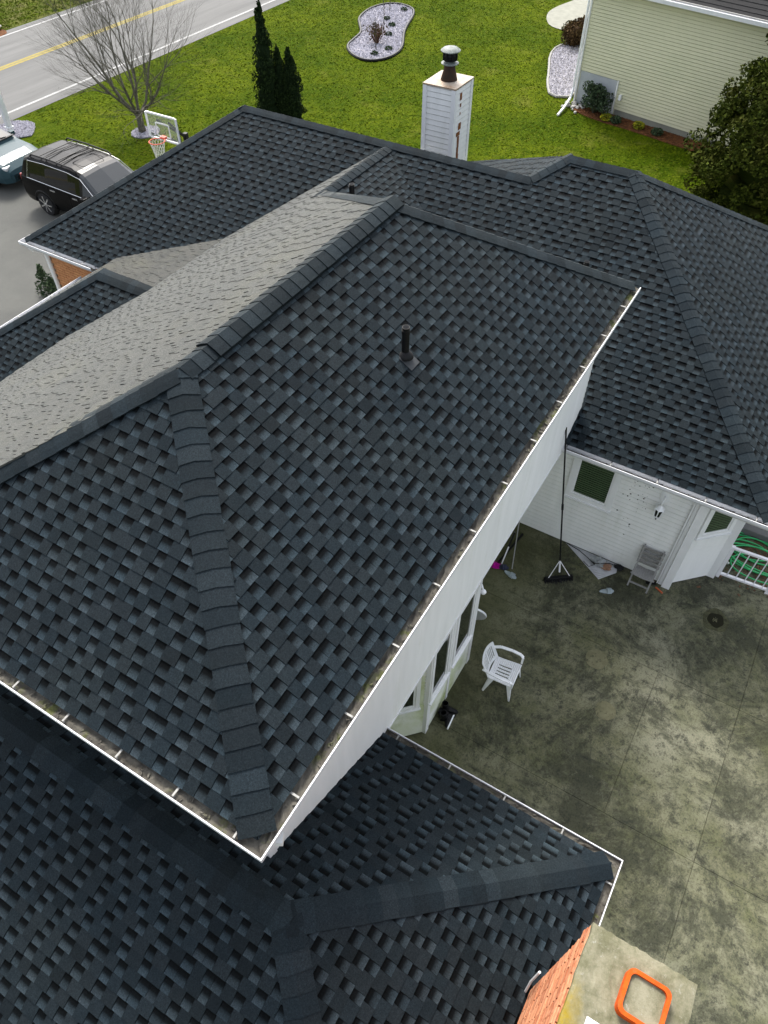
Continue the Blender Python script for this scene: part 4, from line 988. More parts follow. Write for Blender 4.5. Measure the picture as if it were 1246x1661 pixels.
# ------------------------------------------------------------------ lawn tufts (uncountable)
def in_poly(P, X, Yv):
    P = np.array(P); c = np.zeros(len(X), bool); j = len(P) - 1
    for i in range(len(P)):
        with np.errstate(divide='ignore', invalid='ignore'):
            q = ((P[i, 1] > Yv) != (P[j, 1] > Yv)) & (X < (P[j, 0] - P[i, 0]) * (Yv - P[i, 1]) / (P[j, 1] - P[i, 1]) + P[i, 0])
        c ^= q; j = i
    return c
N = 110000
gx_ = rng.uniform(16.3, 44, N); gy_ = rng.uniform(-2, 27.3, N)
bad = in_poly(IB, gx_, gy_) | in_poly(GB, gx_, gy_) | in_poly(MB_, gx_, gy_) | in_poly([(9, -2), (17.6, -2), (17.6, 15.2), (9, 15.2)], gx_, gy_) | in_poly([(38.9, 12.3), (38.9, 13.9), (40.1, 14.7), (41.6, 15.1), (48, 13.5), (48, 10)], gx_, gy_)
bad |= ((gx_ - 19.85) ** 2 + (gy_ - 22.2) ** 2 < .3) | ((gx_ < 18.6) & (gy_ > 25.2))
s_ = (gx_ - YO.x) * YA.x + (gy_ - YO.y) * YA.y; dd = (gx_ - YO.x) * YN.x + (gy_ - YO.y) * YN.y; bad |= (s_ > -.2) & (dd < .05)
gx_, gy_ = gx_[~bad], gy_[~bad]; n = len(gx_)
clump = .5 + .5 * np.sin(gx_ * 1.7 + np.sin(gy_ * 2.3)) * np.sin(gy_ * 1.9 + 1.3 * np.sin(gx_ * 1.1))
def blades(name, gx_, gy_, h0, parent=None, mat='grassblade'):
    n = len(gx_); a = rng.uniform(0, 6.28, n); h = h0 * rng.uniform(.5, 1.3, n); wd = rng.uniform(.02, .045, n); ln = rng.normal(0, .045, (n, 2))
    V = np.zeros((n, 3, 3)); V[:, 0] = np.c_[gx_ - wd * np.cos(a), gy_ - wd * np.sin(a), np.zeros(n)]; V[:, 1] = np.c_[gx_ + wd * np.cos(a), gy_ + wd * np.sin(a), np.zeros(n)]; V[:, 2] = np.c_[gx_ + ln[:, 0], gy_ + ln[:, 1], h]
    me = bpy.data.meshes.new(name); me.vertices.add(n * 3); me.vertices.foreach_set('co', V.ravel()); me.loops.add(n * 3); me.polygons.add(n)
    me.loops.foreach_set('vertex_index', np.arange(n * 3, dtype=np.int32)); me.polygons.foreach_set('loop_start', np.arange(0, n * 3, 3, dtype=np.int32))
    me.update(calc_edges=True); at = me.color_attributes.new('tone', 'FLOAT_COLOR', 'CORNER'); k = np.repeat(rng.uniform(0, 1, n), 3); at.data.foreach_set('color', np.c_[k, k, k, np.ones(n * 3)].ravel())
    me.materials.append(MAT[mat]); o = bpy.data.objects.new(name, me); COL.objects.link(o); return o
tag(blades('lawn_grass', gx_, gy_, .028), 'short mown green grass of the lawn beyond the roofs', 'grass', kind='stuff')
N = 30000; vx, vy = rng.uniform(20, 40, N), rng.uniform(36.3, 46, N); tag(blades('verge_grass', vx, vy, .06), 'rough grass on the far side of the road', 'grass', kind='stuff')

# ------------------------------------------------------------------ cars (built nose to +x, then turned)
def make_car(name, label, loc, rot, paint, st, glassx, rails=False, W=.95, wheel=.37, wx=1.45):
    root = thing(name, label, 'car'); secs = []
    for (x, wb, zs, zb, cab, wg, zt) in st:
        # half section from the sill up to the roof centre
        if cab: sec = [(0, zs), (wb * .93, zs), (wb, zs + .22), (wb, zb - .18), (wb * .975, zb), (wb * .955, zb + .03), (wg, zt - .10), (wg - .05, zt - .035), (wg - .14, zt), (0, zt + .03)]
        else: sec = [(0, zs), (wb * .93, zs), (wb, zs + .18), (wb, zb - .16), (wb * .97, zb - .05), (wb * .92, zb - .02), (wb * .80, zb), (wb * .62, zb + .012), (wb * .4, zb + .016), (0, zb + .02)]
        secs.append((x, sec))
    body = MB(); wins = {}; n = len(secs[0][1])
    def quad(i, k, sgn):
        (x0, a), (x1, b) = secs[i], secs[i + 1]
        q = [(x0, sgn * a[k][0], a[k][1]), (x1, sgn * b[k][0], b[k][1]), (x1, sgn * b[k + 1][0], b[k + 1][1]), (x0, sgn * a[k + 1][0], a[k + 1][1])]
        return q if sgn < 0 else q[::-1]
    for i in range(len(secs) - 1):
        xm = (secs[i][0] + secs[i + 1][0]) / 2
        for k in range(n - 1):
            for sgn in (-1, 1):
                q = quad(i, k, sgn); key = None
                for (x0, x1, kk, nm) in glassx:
                    if x0 < xm < x1 and k in kk: key = (nm, sgn if nm == 'side_window' else 0, x0)
                if key: wins.setdefault(key, MB()).face(q)
                else: body.face(q)
    for e in (0, -1):
        x, a = secs[e]; P = [(x, -y, z) for y, z in a] + [(x, y, z) for y, z in a[::-1][1:-1]]; body.face(P if e else P[::-1])
    o = body.build('body', paint, root, smooth=True, auto=28)
    WL_ = None
    for (nm, sg, x0), m in wins.items():
        m.build(nm, 'screen' if nm == 'windscreen' else 'carglass', root, smooth=True)
    for sx in (-wx, wx):
        for sy in (-1, 1):
            m = MB(); ax = (0, sy, 0); c = (sx, sy * (W - .17), wheel)
            m.lathe(c, [(wheel - .1, -.06), (wheel - .015, -.05), (wheel, .0), (wheel, .13), (wheel - .02, .185), (wheel - .10, .19)], 28, axis=ax); wo = m.build('wheel', 'rubber', root, smooth=True, auto=40)
            m = MB(); c2 = (sx, sy * (W + .02), wheel)
            for k in range(7):
                a = k * 2 * math.pi / 7; m.bar((c2[0], c2[1], c2[2]), (c2[0] + (wheel - .10) * math.cos(a), c2[1] - sy * .01, c2[2] + (wheel - .10) * math.sin(a)), .05, .03, up=(0, 1, 0))
            m.lathe(c2, [(.05, -.02), (.05, .02), (.02, .03)], 12, axis=ax)
            m.lathe((sx, sy * (W - .005), wheel), [(wheel - .12, 0), (wheel - .085, .0), (wheel - .085, .022), (wheel - .12, .022)], 28, axis=ax); m.build('rim', 'chrome', wo)
            m = MB(); m.tube([(sx + (wheel + .07) * math.cos(a), sy * (W - .015), wheel + (wheel + .07) * math.sin(a)) for a in [math.pi * k / 12 for k in range(13)]], .035, 6); m.build('wheel_arch', 'black', root)
    return root, o
SUV = [(-2.42, .86, .42, .92, 0, 0, 0), (-2.37, .93, .36, 1.06, 0, 0, 0), (-2.33, .95, .34, 1.08, 1, .80, 1.28), (-2.16, .955, .30, 1.09, 1, .77, 1.66), (-2.02, .96, .30, 1.09, 1, .77, 1.71), (-1.95, .96, .30, 1.09, 1, .77, 1.73), (-1.16, .96, .30, 1.08, 1, .775, 1.765), (-1.06, .96, .30, 1.08, 1, .775, 1.77), (-.22, .96, .30, 1.07, 1, .775, 1.77), (-.12, .96, .30, 1.07, 1, .775, 1.765), (.18, .96, .30, 1.06, 1, .77, 1.73), (.36, .96, .30, 1.06, 1, .765, 1.69), (.48, .96, .30, 1.06, 1, .77, 1.63), (1.12, .955, .30, 1.07, 1, .86, 1.19), (1.20, .955, .30, 1.08, 0, 0, 0), (1.9, .95, .30, 1.02, 0, 0, 0), (2.25, .91, .30, .92, 0, 0, 0), (2.40, .82, .34, .78, 0, 0, 0), (2.44, .74, .40, .66, 0, 0, 0)]
SG = [(-2.0, -1.10, (5,), 'side_window'), (-1.10, -.17, (5,), 'side_window'), (-.17, 1.1, (5,), 'side_window'), (.4, 1.16, (6, 7, 8), 'windscreen'), (-2.3, -2.1, (7, 8), 'rear_window')]
suv, sb = make_car('parked_suv', 'black sport utility car with roof rails parked on the driveway', (0, 0, 0), 0, 'suvpaint', SUV, SG, W=.955)
for sy in (-1, 1):
    m = MB(); m.tube([(-1.85, sy * .70, 1.73), (-1.75, sy * .70, 1.815), (-.9, sy * .70, 1.84), (.05, sy * .70, 1.82), (.2, sy * .70, 1.74)], .024, 8); m.build('roof_rail', 'black', suv)
    m = MB(); m.tube([(-1.98, sy * .955, 1.135), (.9, sy * .952, 1.105)], .012, 6); m.tube([(-1.98, sy * .955, 1.13), (-1.9, sy * .80, 1.64), (-1.2, sy * .792, 1.685), (-.1, sy * .79, 1.685), (.42, sy * .785, 1.60), (1.1, sy * .90, 1.12)], .010, 6); m.build('window_trim', 'chrome', suv)
    m = MB(); m.box((.72, sy * 1.05, 1.14), (.09, .10, .075)); m.build('mirror', 'suvpaint', suv, bevel=.03)
    for x in (-.62, .38): m = MB(); m.box((x - .25, sy * .962, .97), (.11, .012, .018)); m.build('door_handle', 'chrome', suv)
    m = MB(); m.box((-2.36, sy * .82, .98), (.05, .09, .16)); m.build('taillight', 'lampred', suv, bevel=.02)
    m = MB(); m.box((2.30, sy * .70, .80), (.09, .16, .07)); m.build('headlight', 'lampclear', suv, bevel=.02)
    m = MB()
    for x in (-1.12, -.16, .84): m.box((x, sy * .9615, .72), (.004, .002, .33))
    m.build('door_gap', 'black', suv)
for x in (-1.45, -1.2, -.72, -.5): m = MB(); m.bar((x, -.69, 1.812), (x, .69, 1.812), .035, .018); m.build('crossbar', 'black', suv)
m = MB(); P = rrect(-.02, 0, .26, .40, .06, 4); m.tube([(p[0], p[1], 1.792) for p in P], .008, 4, closed=True); m.build('sunroof_seam', 'black', suv)
m = MB(); m.tube([(1.12, .62, 1.20), (1.08, .1, 1.235), (.98, -.15, 1.30)], .012, 5); m.tube([(1.12, -.1, 1.21), (1.07, -.5, 1.23), (1.0, -.72, 1.27)], .012, 5); m.build('wiper', 'black', suv)
m = MB(); m.bar((1.14, -.84, 1.205), (1.14, .84, 1.205), .06, .03); m.build('cowl', 'black', suv)
suv.location = (14.52, 18.95, .008); suv.rotation_euler = (0, 0, R(-92)); suv.scale = (.98, 1, .94)
SED = [(-2.40, .80, .40, .82, 0, 0, 0), (-2.30, .88, .32, .96, 0, 0, 0), (-1.75, .90, .26, .99, 0, 0, 0), (-1.68, .90, .26, .99, 1, .80, 1.10), (-1.05, .91, .24, .98, 1, .64, 1.42), (-.5, .91, .24, .97, 1, .66, 1.46), (-.42, .91, .24, .97, 1, .66, 1.46), (.25, .91, .24, .96, 1, .66, 1.44), (.35, .91, .24, .95, 1, .67, 1.41), (1.05, .91, .24, .95, 1, .80, 1.07), (1.12, .91, .24, .97, 0, 0, 0), (1.75, .90, .24, .90, 0, 0, 0), (2.1, .86, .26, .80, 0, 0, 0), (2.32, .74, .30, .66, 0, 0, 0), (2.38, .62, .36, .52, 0, 0, 0)]
SGs = [(-1.0, -.46, (5,), 'side_window'), (-.46, 1.0, (5,), 'side_window'), (.28, 1.08, (6, 7, 8), 'windscreen'), (-1.7, -1.06, (6, 7, 8), 'rear_window')]
sed, _ = make_car('parked_sedan', 'teal grey sedan parked behind the black car at the left edge', (0, 0, 0), 0, 'sedanpaint', SED, SGs, W=.905, wheel=.33, wx=1.38)
for sy in (-1, 1):
    m = MB(); m.box((2.07, sy * .66, .72), (.16, .15, .055), Matrix.Rotation(sy * -.35, 3, 'Z')); hl = m.build('headlight', 'lampclear', sed, bevel=.03)
    m = MB(); m.box((2.0, sy * .80, .725), (.06, .05, .04)); m.build('indicator', 'lampred', hl)
    m = MB(); m.box((.75, sy * .98, 1.0), (.08, .09, .06)); m.build('mirror', 'sedanpaint', sed, bevel=.02)
m = MB(); m.tube([(1.06, .5, 1.09), (.95, -.1, 1.15)], .012, 5); m.tube([(1.06, -.1, 1.09), (.95, -.6, 1.14)], .012, 5); m.build('wiper', 'black', sed)
m = MB(); m.bar((1.08, -.8, 1.07), (1.08, .8, 1.07), .07, .025); m.build('cowl', 'black', sed)
m = MB(); m.box((2.37, 0, .42), (.03, .5, .06)); m.build('grille', 'black', sed)
sed.location = (14.75, 24.85, .008); sed.rotation_euler = (0, 0, R(-88))

# ------------------------------------------------------------------ post, basketball hoop, small things by the drive
pt = thing('white_post', 'white square post with a collar in a gravel patch at the road', 'post', (17.2, 26.35, 0))
m = MB(); m.box((17.2, 26.35, .8), (.09, .09, .8)); m.build('shaft', 'trim', pt, bevel=.01)
m = MB(); m.box((17.2, 26.35, .26), (.125, .125, .025)); m.box((17.2, 26.35, 1.60), (.12, .12, .02)); m.build('collar', 'trim', pt, bevel=.01)
m = MB(); m.box((16.98, 26.35, 1.25), (.16, .09, .11)); m.build('mail_box', 'black', pt, bevel=.03)
PG = smooth_poly([(16.5, 26.9), (17.3, 25.5), (17.9, 25.9), (18.4, 26.5), (18.0, 27.3), (17.2, 27.3)], 1)
pg = thing('gravel_patch', 'patch of white gravel round the white post', 'garden bed', (17.4, 26.5, 0)); m = MB(); m.prism(PG, 0, .035); m.build('bed', 'gravelbed', pg); gravel('stones', PG, pg, 2600, .05, 12, .035)
bb = thing('basketball_hoop', 'basketball hoop with clear backboard and red rim above the driveway', 'basketball hoop', (15.45, 15.72, 0))
X0, Y0, Y1, Z0, Z1 = 14.68, 15.18, 16.24, 2.88, 3.52
m = MB(); m.bx(X0 - .004, X0 + .004, Y0 + .02, Y1 - .02, Z0 + .02, Z1 - .02); bo = m.build('backboard', 'acrylic', bb)
m = MB()
for y in (Y0, Y1): m.bx(X0 - .02, X0 + .02, y - .022, y + .022, Z0, Z1)
for z in (Z0, Z1): m.bx(X0 - .019, X0 + .019, Y0 + .022, Y1 - .022, z - .022, z + .022)
m.build('frame', 'trim', bo)
m = MB(); yc, zc = 15.71, 3.12
for y in (yc - .23, yc + .23): m.bx(X0 - .012, X0 - .005, y - .018, y + .018, zc - .16, zc + .18)
for z in (zc - .16, zc + .18): m.bx(X0 - .012, X0 - .005, yc - .212, yc + .212, z - .018, z + .018)
m.build('target_square', 'trim', bo)
m = MB(); m.bx(X0 + .025, X0 + .05, Y0 - .02, Y0 + .10, Z0 - .05, Z0 + .16); m.bx(X0 + .025, X0 + .05, Y1 - .10, Y1 + .02, Z0 - .05, Z0 + .10); m.bar((X0 + .04, Y0, Z0 - .03), (X0 + .04, Y1, Z0 - .03), .04, .03); m.build('edge_pad', 'black', bo)
m = MB(); rim = [(14.68 - .10 - .21 + .21 * math.cos(a), 15.71 + .21 * math.sin(a), 2.96) for a in [k * 2 * math.pi / 28 for k in range(28)]]
m.tube(rim, .014, 8, closed=True); m.box((14.63, 15.71, 2.965), (.055, .08, .03)); ro = m.build('rim', 'hoopred', bb, smooth=True, auto=40)
m = MB()
for k in range(14):
    for dk in (1, -1):
        P = []
        for j in range(6):
            a = 2 * math.pi * (k + dk * j * .5) / 14; q = .205 - .085 * (j / 5) ** .7; P.append((14.37 + q * math.cos(a), 15.71 + q * math.sin(a), 2.955 - .40 * j / 5))
        m.tube(P, .007, 3, cap=False)
m.build('net', 'net', ro)
m = MB(); m.bar((X0 + .04, 15.5, 3.35), (15.42, 15.70, 2.72), .04, .05); m.bar((X0 + .04, 15.92, 3.35), (15.42, 15.74, 2.72), .04, .05); m.bar((X0 + .04, 15.55, 2.95), (15.45, 15.70, 2.35), .04, .05); m.bar((X0 + .04, 15.87, 2.95), (15.45, 15.74, 2.35), .04, .05); m.build('bracket', 'black', bb)
m = MB(); m.box((15.47, 15.72, 1.4), (.055, .055, 1.4)); m.build('pole', 'black', bb)
m = MB(); m.box((15.55, 15.72, .09), (.45, .35, .09)); m.build('base', 'black', bb, bevel=.04)
r = random.Random(77); t = thing('small_evergreen', 'small dark evergreen shrub at the edge of the driveway', 'shrub', (10.55, 17.0, 0)); m = MB(); cl = []
for cx, cy, h in ((10.5, 17.05, .85), (10.75, 16.7, .7), (10.45, 16.7, .6)):
    for k in range(12): z = h * k / 12; q = .26 * (1 - z / h) + .03; cl.append(((cx + r.gauss(0, q * .3), cy + r.gauss(0, q * .3), z), (q, q, .09)))
leaves(m, cl, 2600, .045, r, .8); m.build('foliage', 'shrubleaf', t)
m = MB(); core(m, (24.8, 36.6, .15), (.5, .35, .25), 10, 6); m.t = [None] * len(m.f); tag(m.build('boulder', 'stone', base=True), 'pale boulder on the verge across the road', 'rock')
disc('mulch_spot', (24.6, 36.3), .65, .02, 'mulchred', None, 6); tag(bpy.data.objects['mulch_spot'], 'patch of dark red mulch under the boulder across the road', 'mulch')

# ------------------------------------------------------------------ things on the patio
PZ = .032
def plastic_chair():
    t = thing('plastic_chair', 'white plastic armchair standing alone on the patio', 'chair', (0, 0, 0))
    # local: front = -y, seat centre at origin
    def surf(fn, nu, nv, skip=()):
        m = MB()
        G_ = [[Vector(fn(i / nu, j / nv)) for j in range(nv + 1)] for i in range(nu + 1)]
        for i in range(nu):
            for j in range(nv):
                if (i, j) in skip: continue
                m.face([G_[i][j], G_[i + 1][j], G_[i + 1][j + 1], G_[i][j + 1]])
        return m
    def seat(u, v): x = -.235 + .47 * u; y = -.23 + .44 * v; return (x * (1 - .10 * v), y, .425 - .03 * v - .018 * math.sin(math.pi * u) * math.sin(math.pi * v) - .05 * max(0, .12 - v))
    slots = {(i, j) for i in (6, 9, 12, 15) for j in range(4, 11)}
    m = surf(seat, 22, 14, slots); s = m.build('seat', 'plastic', t, smooth=True); s.modifiers.new('solid', 'SOLIDIFY').thickness = .012
    def back(u, v): x = -.225 + .45 * u; c = 1 - (2 * u - 1) ** 2; return (x * (1 + .02 * v), .20 + .05 * c + .14 * v - .02, .39 + .42 * v * (.86 + .14 * c))
    slots = {(i, j) for i in (3, 5, 7, 9, 12, 14, 16, 18) for j in range(2, 10)}
    m = surf(back, 22, 12, slots); s = m.build('backrest', 'plastic', t, smooth=True); s.modifiers.new('solid', 'SOLIDIFY').thickness = .012
    for sx in (-1, 1):
        m = MB(); pts = [(sx * .23, .30, .60), (sx * .27, .18, .635), (sx * .285, -.02, .64), (sx * .28, -.17, .63), (sx * .262, -.215, .60), (sx * .250, -.215, .43)]
        for a, b in zip(pts, pts[1:]): m.bar(a, b, .05 if abs(a[2] - b[2]) < .05 else .034, .022, up=(0, 0, 1))
        m.build('armrest', 'plastic', t, bevel=.006)
        for y0, y1 in ((-.20, -.245), (.17, .235)):
            m = MB(); p0, p1 = Vector((sx * .215, y0, .41)), Vector((sx * .262, y1, 0)); d = p1 - p0; n_ = 5; R0 = []
            for k in range(n_ + 1):
                q = k / n_; c = p0 + d * q; w2 = .055 * (1 - q) + .024; R0.append([c + Vector((-sx * w2 * .9, 0, 0)), c, c + Vector((0, (-1 if y0 > 0 else 1) * w2, 0))])
            for k in range(n_):
                for j in range(2): m.face([R0[k][j], R0[k][j + 1], R0[k + 1][j + 1], R0[k + 1][j]])
            s = m.build('leg', 'plastic', t); s.modifiers.new('solid', 'SOLIDIFY').thickness = .012
    m = MB(); m.bx(-.21, .21, -.222, -.212, .385, .425); m.bx(-.215, -.205, -.21, .19, .375, .41); m.bx(.205, .215, -.21, .19, .375, .41); m.build('apron', 'plastic', t)
    return t
pc = plastic_chair(); pc.location = (6.08, 1.33, PZ); pc.rotation_euler = (0, 0, R(4))
rt = thing('round_table_top', 'pale grey round table top leaning by the wall behind the bay', 'table top', (6.86, 2.36, PZ))
m = MB(); m.lathe((6.86, 2.36, PZ + .33), [(.30, -.012), (.315, 0), (.30, .012)], 32, axis=(.93, .25, .28)); m.build('top', 'slide', rt)
m = MB(); m.lathe((6.86, 2.36, PZ + .33), [(.318, -.018), (.326, 0), (.318, .018), (.306, .018), (.306, -.018)], 32, axis=(.93, .25, .28)); m.build('rim', 'plastic', rt)

fc = thing('folding_chair', 'weathered grey slatted folding chair against the white wall', 'chair', (9.25, -.03, PZ))
yl, yr = .16, -.22
for k in range(5):
    x = 9.12 + k * .062; m = MB(); P0, P1, Pm = (x, yl + .01, .445 - k * .012), (x, yr - .01, .445 - k * .012), (x - .012, (yl + yr) / 2, .430 - k * .012)
    m.bar(P0, Pm, .052, .016, up=(0, 0, 1)); m.bar(Pm, P1, .052, .016, up=(0, 0, 1)); m.build('seat_slat', 'wood', fc)
for k in range(4):
    z = .50 + k * .105; x = 9.405 + k * .020; m = MB(); m.box((x, (yl + yr) / 2, z), (.009, (yl - yr) / 2 + .015, .046), Matrix.Rotation(-.2, 3, 'Y')); m.build('back_slat', 'wood', fc)
for y in (yl - .012, yr + .012):
    m = MB(); m.bar((9.12, y, .02 + PZ), (9.47, y, .90), .026, .03, up=(0, 1, 0)); m.build('leg', 'wood', fc)
    m = MB(); m.bar((9.46, y + .028 * (1 if y > 0 else -1), .02 + PZ), (9.12, y + .028 * (1 if y > 0 else -1), .43), .022, .03, up=(0, 1, 0)); m.build('leg', 'wood', fc)
m = MB(); m.bar((9.165, yl - .02, .13), (9.165, yr + .02, .13), .02, .035); m.build('stretcher', 'wood', fc)

pb = thing('push_broom', 'wide black push broom with a long handle leaning on the wing gutter', 'broom', (8.58, 1.30, PZ))
m = MB(); h0, h1 = Vector((8.43, 1.52, .10)), Vector((8.75, 1.10, .10)); m.bar(h0, h1, .07, .045); m.build('head', 'black', pb, bevel=.01)
m = MB(); r = random.Random(2); dd_ = (h1 - h0).normalized(); sd_ = dd_.cross(Vector((0, 0, 1)))
for k in range(700):
    p = h0.lerp(h1, r.uniform(-.02, 1.02)) + sd_ * r.uniform(-.04, .04); q = p + sd_ * r.gauss(0, .03) + dd_ * r.gauss(0, .015) + Vector((0, 0, -.068)); m.bar(p, q, .006, .004)
tag(m.build('bristles', 'black', pb), kind='stuff')
top = Vector((9.10, 1.98, 3.18)); ft = Vector((8.60, 1.31, .12)); j = ft.lerp(top, .12); mid = ft.lerp(top, .5)
m = MB(); m.tube([j, top], .015, 8); m.lathe(mid, [(.02, -.06), (.022, 0), (.02, .06)], 10, axis=(top - ft)); m.build('handle', 'black', pb)
m = MB(); m.tube([ft.lerp(top, .035), j], .018, 8)
for q in (.12, .88): m.tube([j, h0.lerp(h1, q) + Vector((0, 0, .02))], .008, 6)
m.build('brace', 'steelw', pb)

def pole(name, lab, cat, a, b, rad, mat, grip=None, group=None):
    t = thing(name, lab, cat, a, group); a, b = Vector(a), Vector(b); m = MB(); m.tube([a, b], rad, 8); m.build('shaft', mat, t)
    if grip: m = MB(); m.tube([a.lerp(b, grip), b], rad * 1.35, 8); m.build('grip', 'black', t)
    return t
pole('garden_pole', 'thin brown pole leaning upright in the corner of the white walls', 'pole', (8.37, 2.16, PZ), (9.28, 2.50, 1.3), .011, 'wood', None, 'poles by the corner')
pole('broom_handle', 'white stick with dark grip beside the magenta slipper', 'pole', (8.38, 2.38, PZ), (8.75, 2.36, .62), .013, 'steelw', .55, 'poles by the corner')
pole('black_stick', 'flat black stick lying on the mossy concrete by the corner', 'stick', (8.36, 2.45, .05), (9.25, 2.33, .05), .022, 'black')
def slide(name, lab, c, ang, mat, strap, cat='sandal', L=.27, fluffy=False, group=None):
    t = thing(name, lab, cat, (0, 0, 0), group); P = []
    for k in range(24):
        a = 2 * math.pi * k / 24; y = math.sin(a) * L / 2; wv = .046 + .010 * math.sin(a) ; P.append((math.cos(a) * wv, y))
    m = MB(); m.prism(P, 0, .03); m.build('sole', mat, t, bevel=.006)
    m = MB(); n_ = 8; row = []
    for k in range(n_ + 1):
        a = math.pi * k / n_; row.append([Vector((math.cos(a) * .054, y, .012 + math.sin(a) * .062)) for y in (.0, .04, .08)])
    for k in range(n_):
        for j in range(2): m.face([row[k][j], row[k + 1][j], row[k + 1][j + 1], row[k][j + 1]])
    s = m.build('strap', strap, t, smooth=True); s.modifiers.new('solid', 'SOLIDIFY').thickness = .008
    if fluffy:
        m = MB(); r = random.Random(9)
        for k in range(260): a = r.uniform(0, math.pi); p = Vector((math.cos(a) * .052, r.uniform(-.13, .12), .02 + math.sin(a) * .05)); m.bar(p, p + Vector((r.gauss(0, .015), r.gauss(0, .015), .016)), .006)
        tag(m.build('fluff', mat, t), kind='stuff')
    t.location = (c[0], c[1], PZ); t.rotation_euler = (0, 0, R(ang)); return t
slide('slide_sandal', 'pale grey slide sandal alone below the plastic sheet', (8.79, .435), 122 + 90, 'slide', 'slide', group='grey slide sandals')
slide('slide_sandal', 'pale grey slide sandal nearest the magenta slipper', (8.22, 2.13), 170, 'slide', 'slide', group='grey slide sandals')
slide('dark_sandal', 'dark navy sandal between the magenta slipper and grey slide', (8.30, 2.34), 200, 'navy', 'navy')
slide('fluffy_slipper', 'bright magenta fluffy slipper by the wall corner', (8.25, 2.50), 190, 'magenta', 'magenta', 'slipper', fluffy=True)
# plastic sheet with bag, paper and cable
ps = MB(); tri = [(9.50, 1.52), (8.98, .66), (9.30, .42), (9.50, .46)]; r = random.Random(14)
def inq(x, y): 
    c = True
    for k in range(4):
        a, b = tri[k], tri[(k + 1) % 4]
        if (b[0] - a[0]) * (y - a[1]) - (b[1] - a[1]) * (x - a[0]) < -.004: c = False
    return c
tri_c = ccw(tri); n_ = 22; GZ = {}
c0 = ((9.32), (.76)); 
for i in range(n_ + 1):
    for jx in range(n_ + 1):
        u, v = i / n_, jx / n_; p = Vector((*tri[0], 0)).lerp(Vector((*tri[1], 0)), u); q = Vector((*tri[3], 0)).lerp(Vector((*tri[2], 0)), u); w0 = p.lerp(q, v)
        edge = min(u, 1 - u, v, 1 - v); GZ[i, jx] = (w0.x, w0.y, PZ + .006 + .05 * min(1, edge * 5) * max(0, (.5 + .5 * math.sin(9 * u + 4 * v) * math.sin(11 * v - 3 * u)) * .5 + r.uniform(-.06, .06)))
for i in range(n_):
    for jx in range(n_): ps.face([GZ[i, jx], GZ[i + 1, jx], GZ[i + 1, jx + 1], GZ[i, jx + 1]])
s = tag(ps.build('plastic_sheet', 'sheet', smooth=True), 'wrinkled grey white plastic sheet lying at the foot of the wall', 'plastic sheet'); s.modifiers.new('solid', 'SOLIDIFY').thickness = .004
def crumple(name, c, rad, mat, seed, lab, cat):
    m = MB(); r = random.Random(seed); i0 = 0; n, k = 16, 10
    for i in range(k + 1):
        th = math.pi * i / k
        for j in range(n):
            a = 2 * math.pi * j / n; q = 1 + r.uniform(-.28, .28); m.v.append((c[0] + rad[0] * q * math.sin(th) * math.cos(a), c[1] + rad[1] * q * math.sin(th) * math.sin(a), max(PZ + .004, c[2] - rad[2] * q * math.cos(th))))
    for i in range(k):
        for j in range(n): m.f.append((i * n + j, i * n + (j + 1) % n, (i + 1) * n + (j + 1) % n, (i + 1) * n + j)); m.t.append(None)
    return tag(m.build(name, mat, base=True), lab, cat)
crumple('crumpled_bag', (9.33, .80, .10), (.10, .15, .07), 'bag', 1, 'crumpled pale grey bag on the plastic sheet', 'bag')
crumple('paper_scrap', (9.30, .63, .09), (.08, .10, .04), 'cloth', 2, 'crumpled brown paper on the plastic sheet', 'paper')
crumple('dark_rag', (9.42, .42, .07), (.06, .09, .04), 'rubber', 3, 'dark rag at the end of the plastic sheet by the wall', 'rag')
m = MB(); m.tube([(9.49, 1.50, .05), (9.40, 1.2, .09), (9.28, .98, .12), (9.22, .86, .12), (9.27, .72, .15), (9.38, .60, .12), (9.44, .35, .05)], .008, 6); m.tube([(9.2, 1.05, .09), (9.12, .92, .10), (9.2, .84, .12), (9.3, .9, .13)], .007, 6); tag(m.build('cable', 'black'), 'thin black cable lying across the plastic sheet', 'cable')
tl = thing('hand_tool', 'small hand tool with an orange handle beside the folding chair', 'tool', (9.32, -.38, PZ)); m = MB(); m.tube([(9.35, -.32, .045), (9.28, -.47, .045)], [.014, .018], 8); m.build('handle', 'orange', tl); m = MB(); m.box((9.40, -.21, .04), (.03, .09, .004), Matrix.Rotation(.4, 3, 'Z')); m.build('blade', 'black', tl)
# boots by the bay
def boot(lab, c, ang, tilt):
    t = thing('boot', lab, 'boot', (0, 0, 0), 'black boots by the bay'); m = MB(); secs = [((0, -.03, .0), .045, .11), ((0, -.02, .05), .047, .115)]
    P = []
    for k in range(20): a = 2 * math.pi * k / 20; P.append((math.cos(a) * (.046 + .008 * math.sin(a)), math.sin(a) * .14 + .05))
    m.prism(P, 0, .025); m.build('sole', 'plastic' if tilt else 'rubber', t, bevel=.004)
    m = MB(); rows = []
    for (z, yc_, ry, rx) in ((.024, .05, .135, .047), (.055, .045, .125, .050), (.085, .02, .095, .048), (.115, -.02, .066, .046), (.17, -.04, .054, .046), (.26, -.04, .056, .050), (.262, -.04, .046, .040), (.16, -.04, .04, .034)):
        rows.append([(rx * math.cos(2 * math.pi * k / 16), yc_ + ry * math.sin(2 * math.pi * k / 16), z) for k in range(16)])
    for a, b in zip(rows, rows[1:]):
        for k in range(16): m.face([a[k], a[(k + 1) % 16], b[(k + 1) % 16], b[k]])
    m.build('upper', 'black', t, smooth=True)
    t.location = (c[0], c[1], PZ + (.05 if tilt else 0)); t.rotation_euler = (0, R(82) if tilt else 0, R(ang)); return t
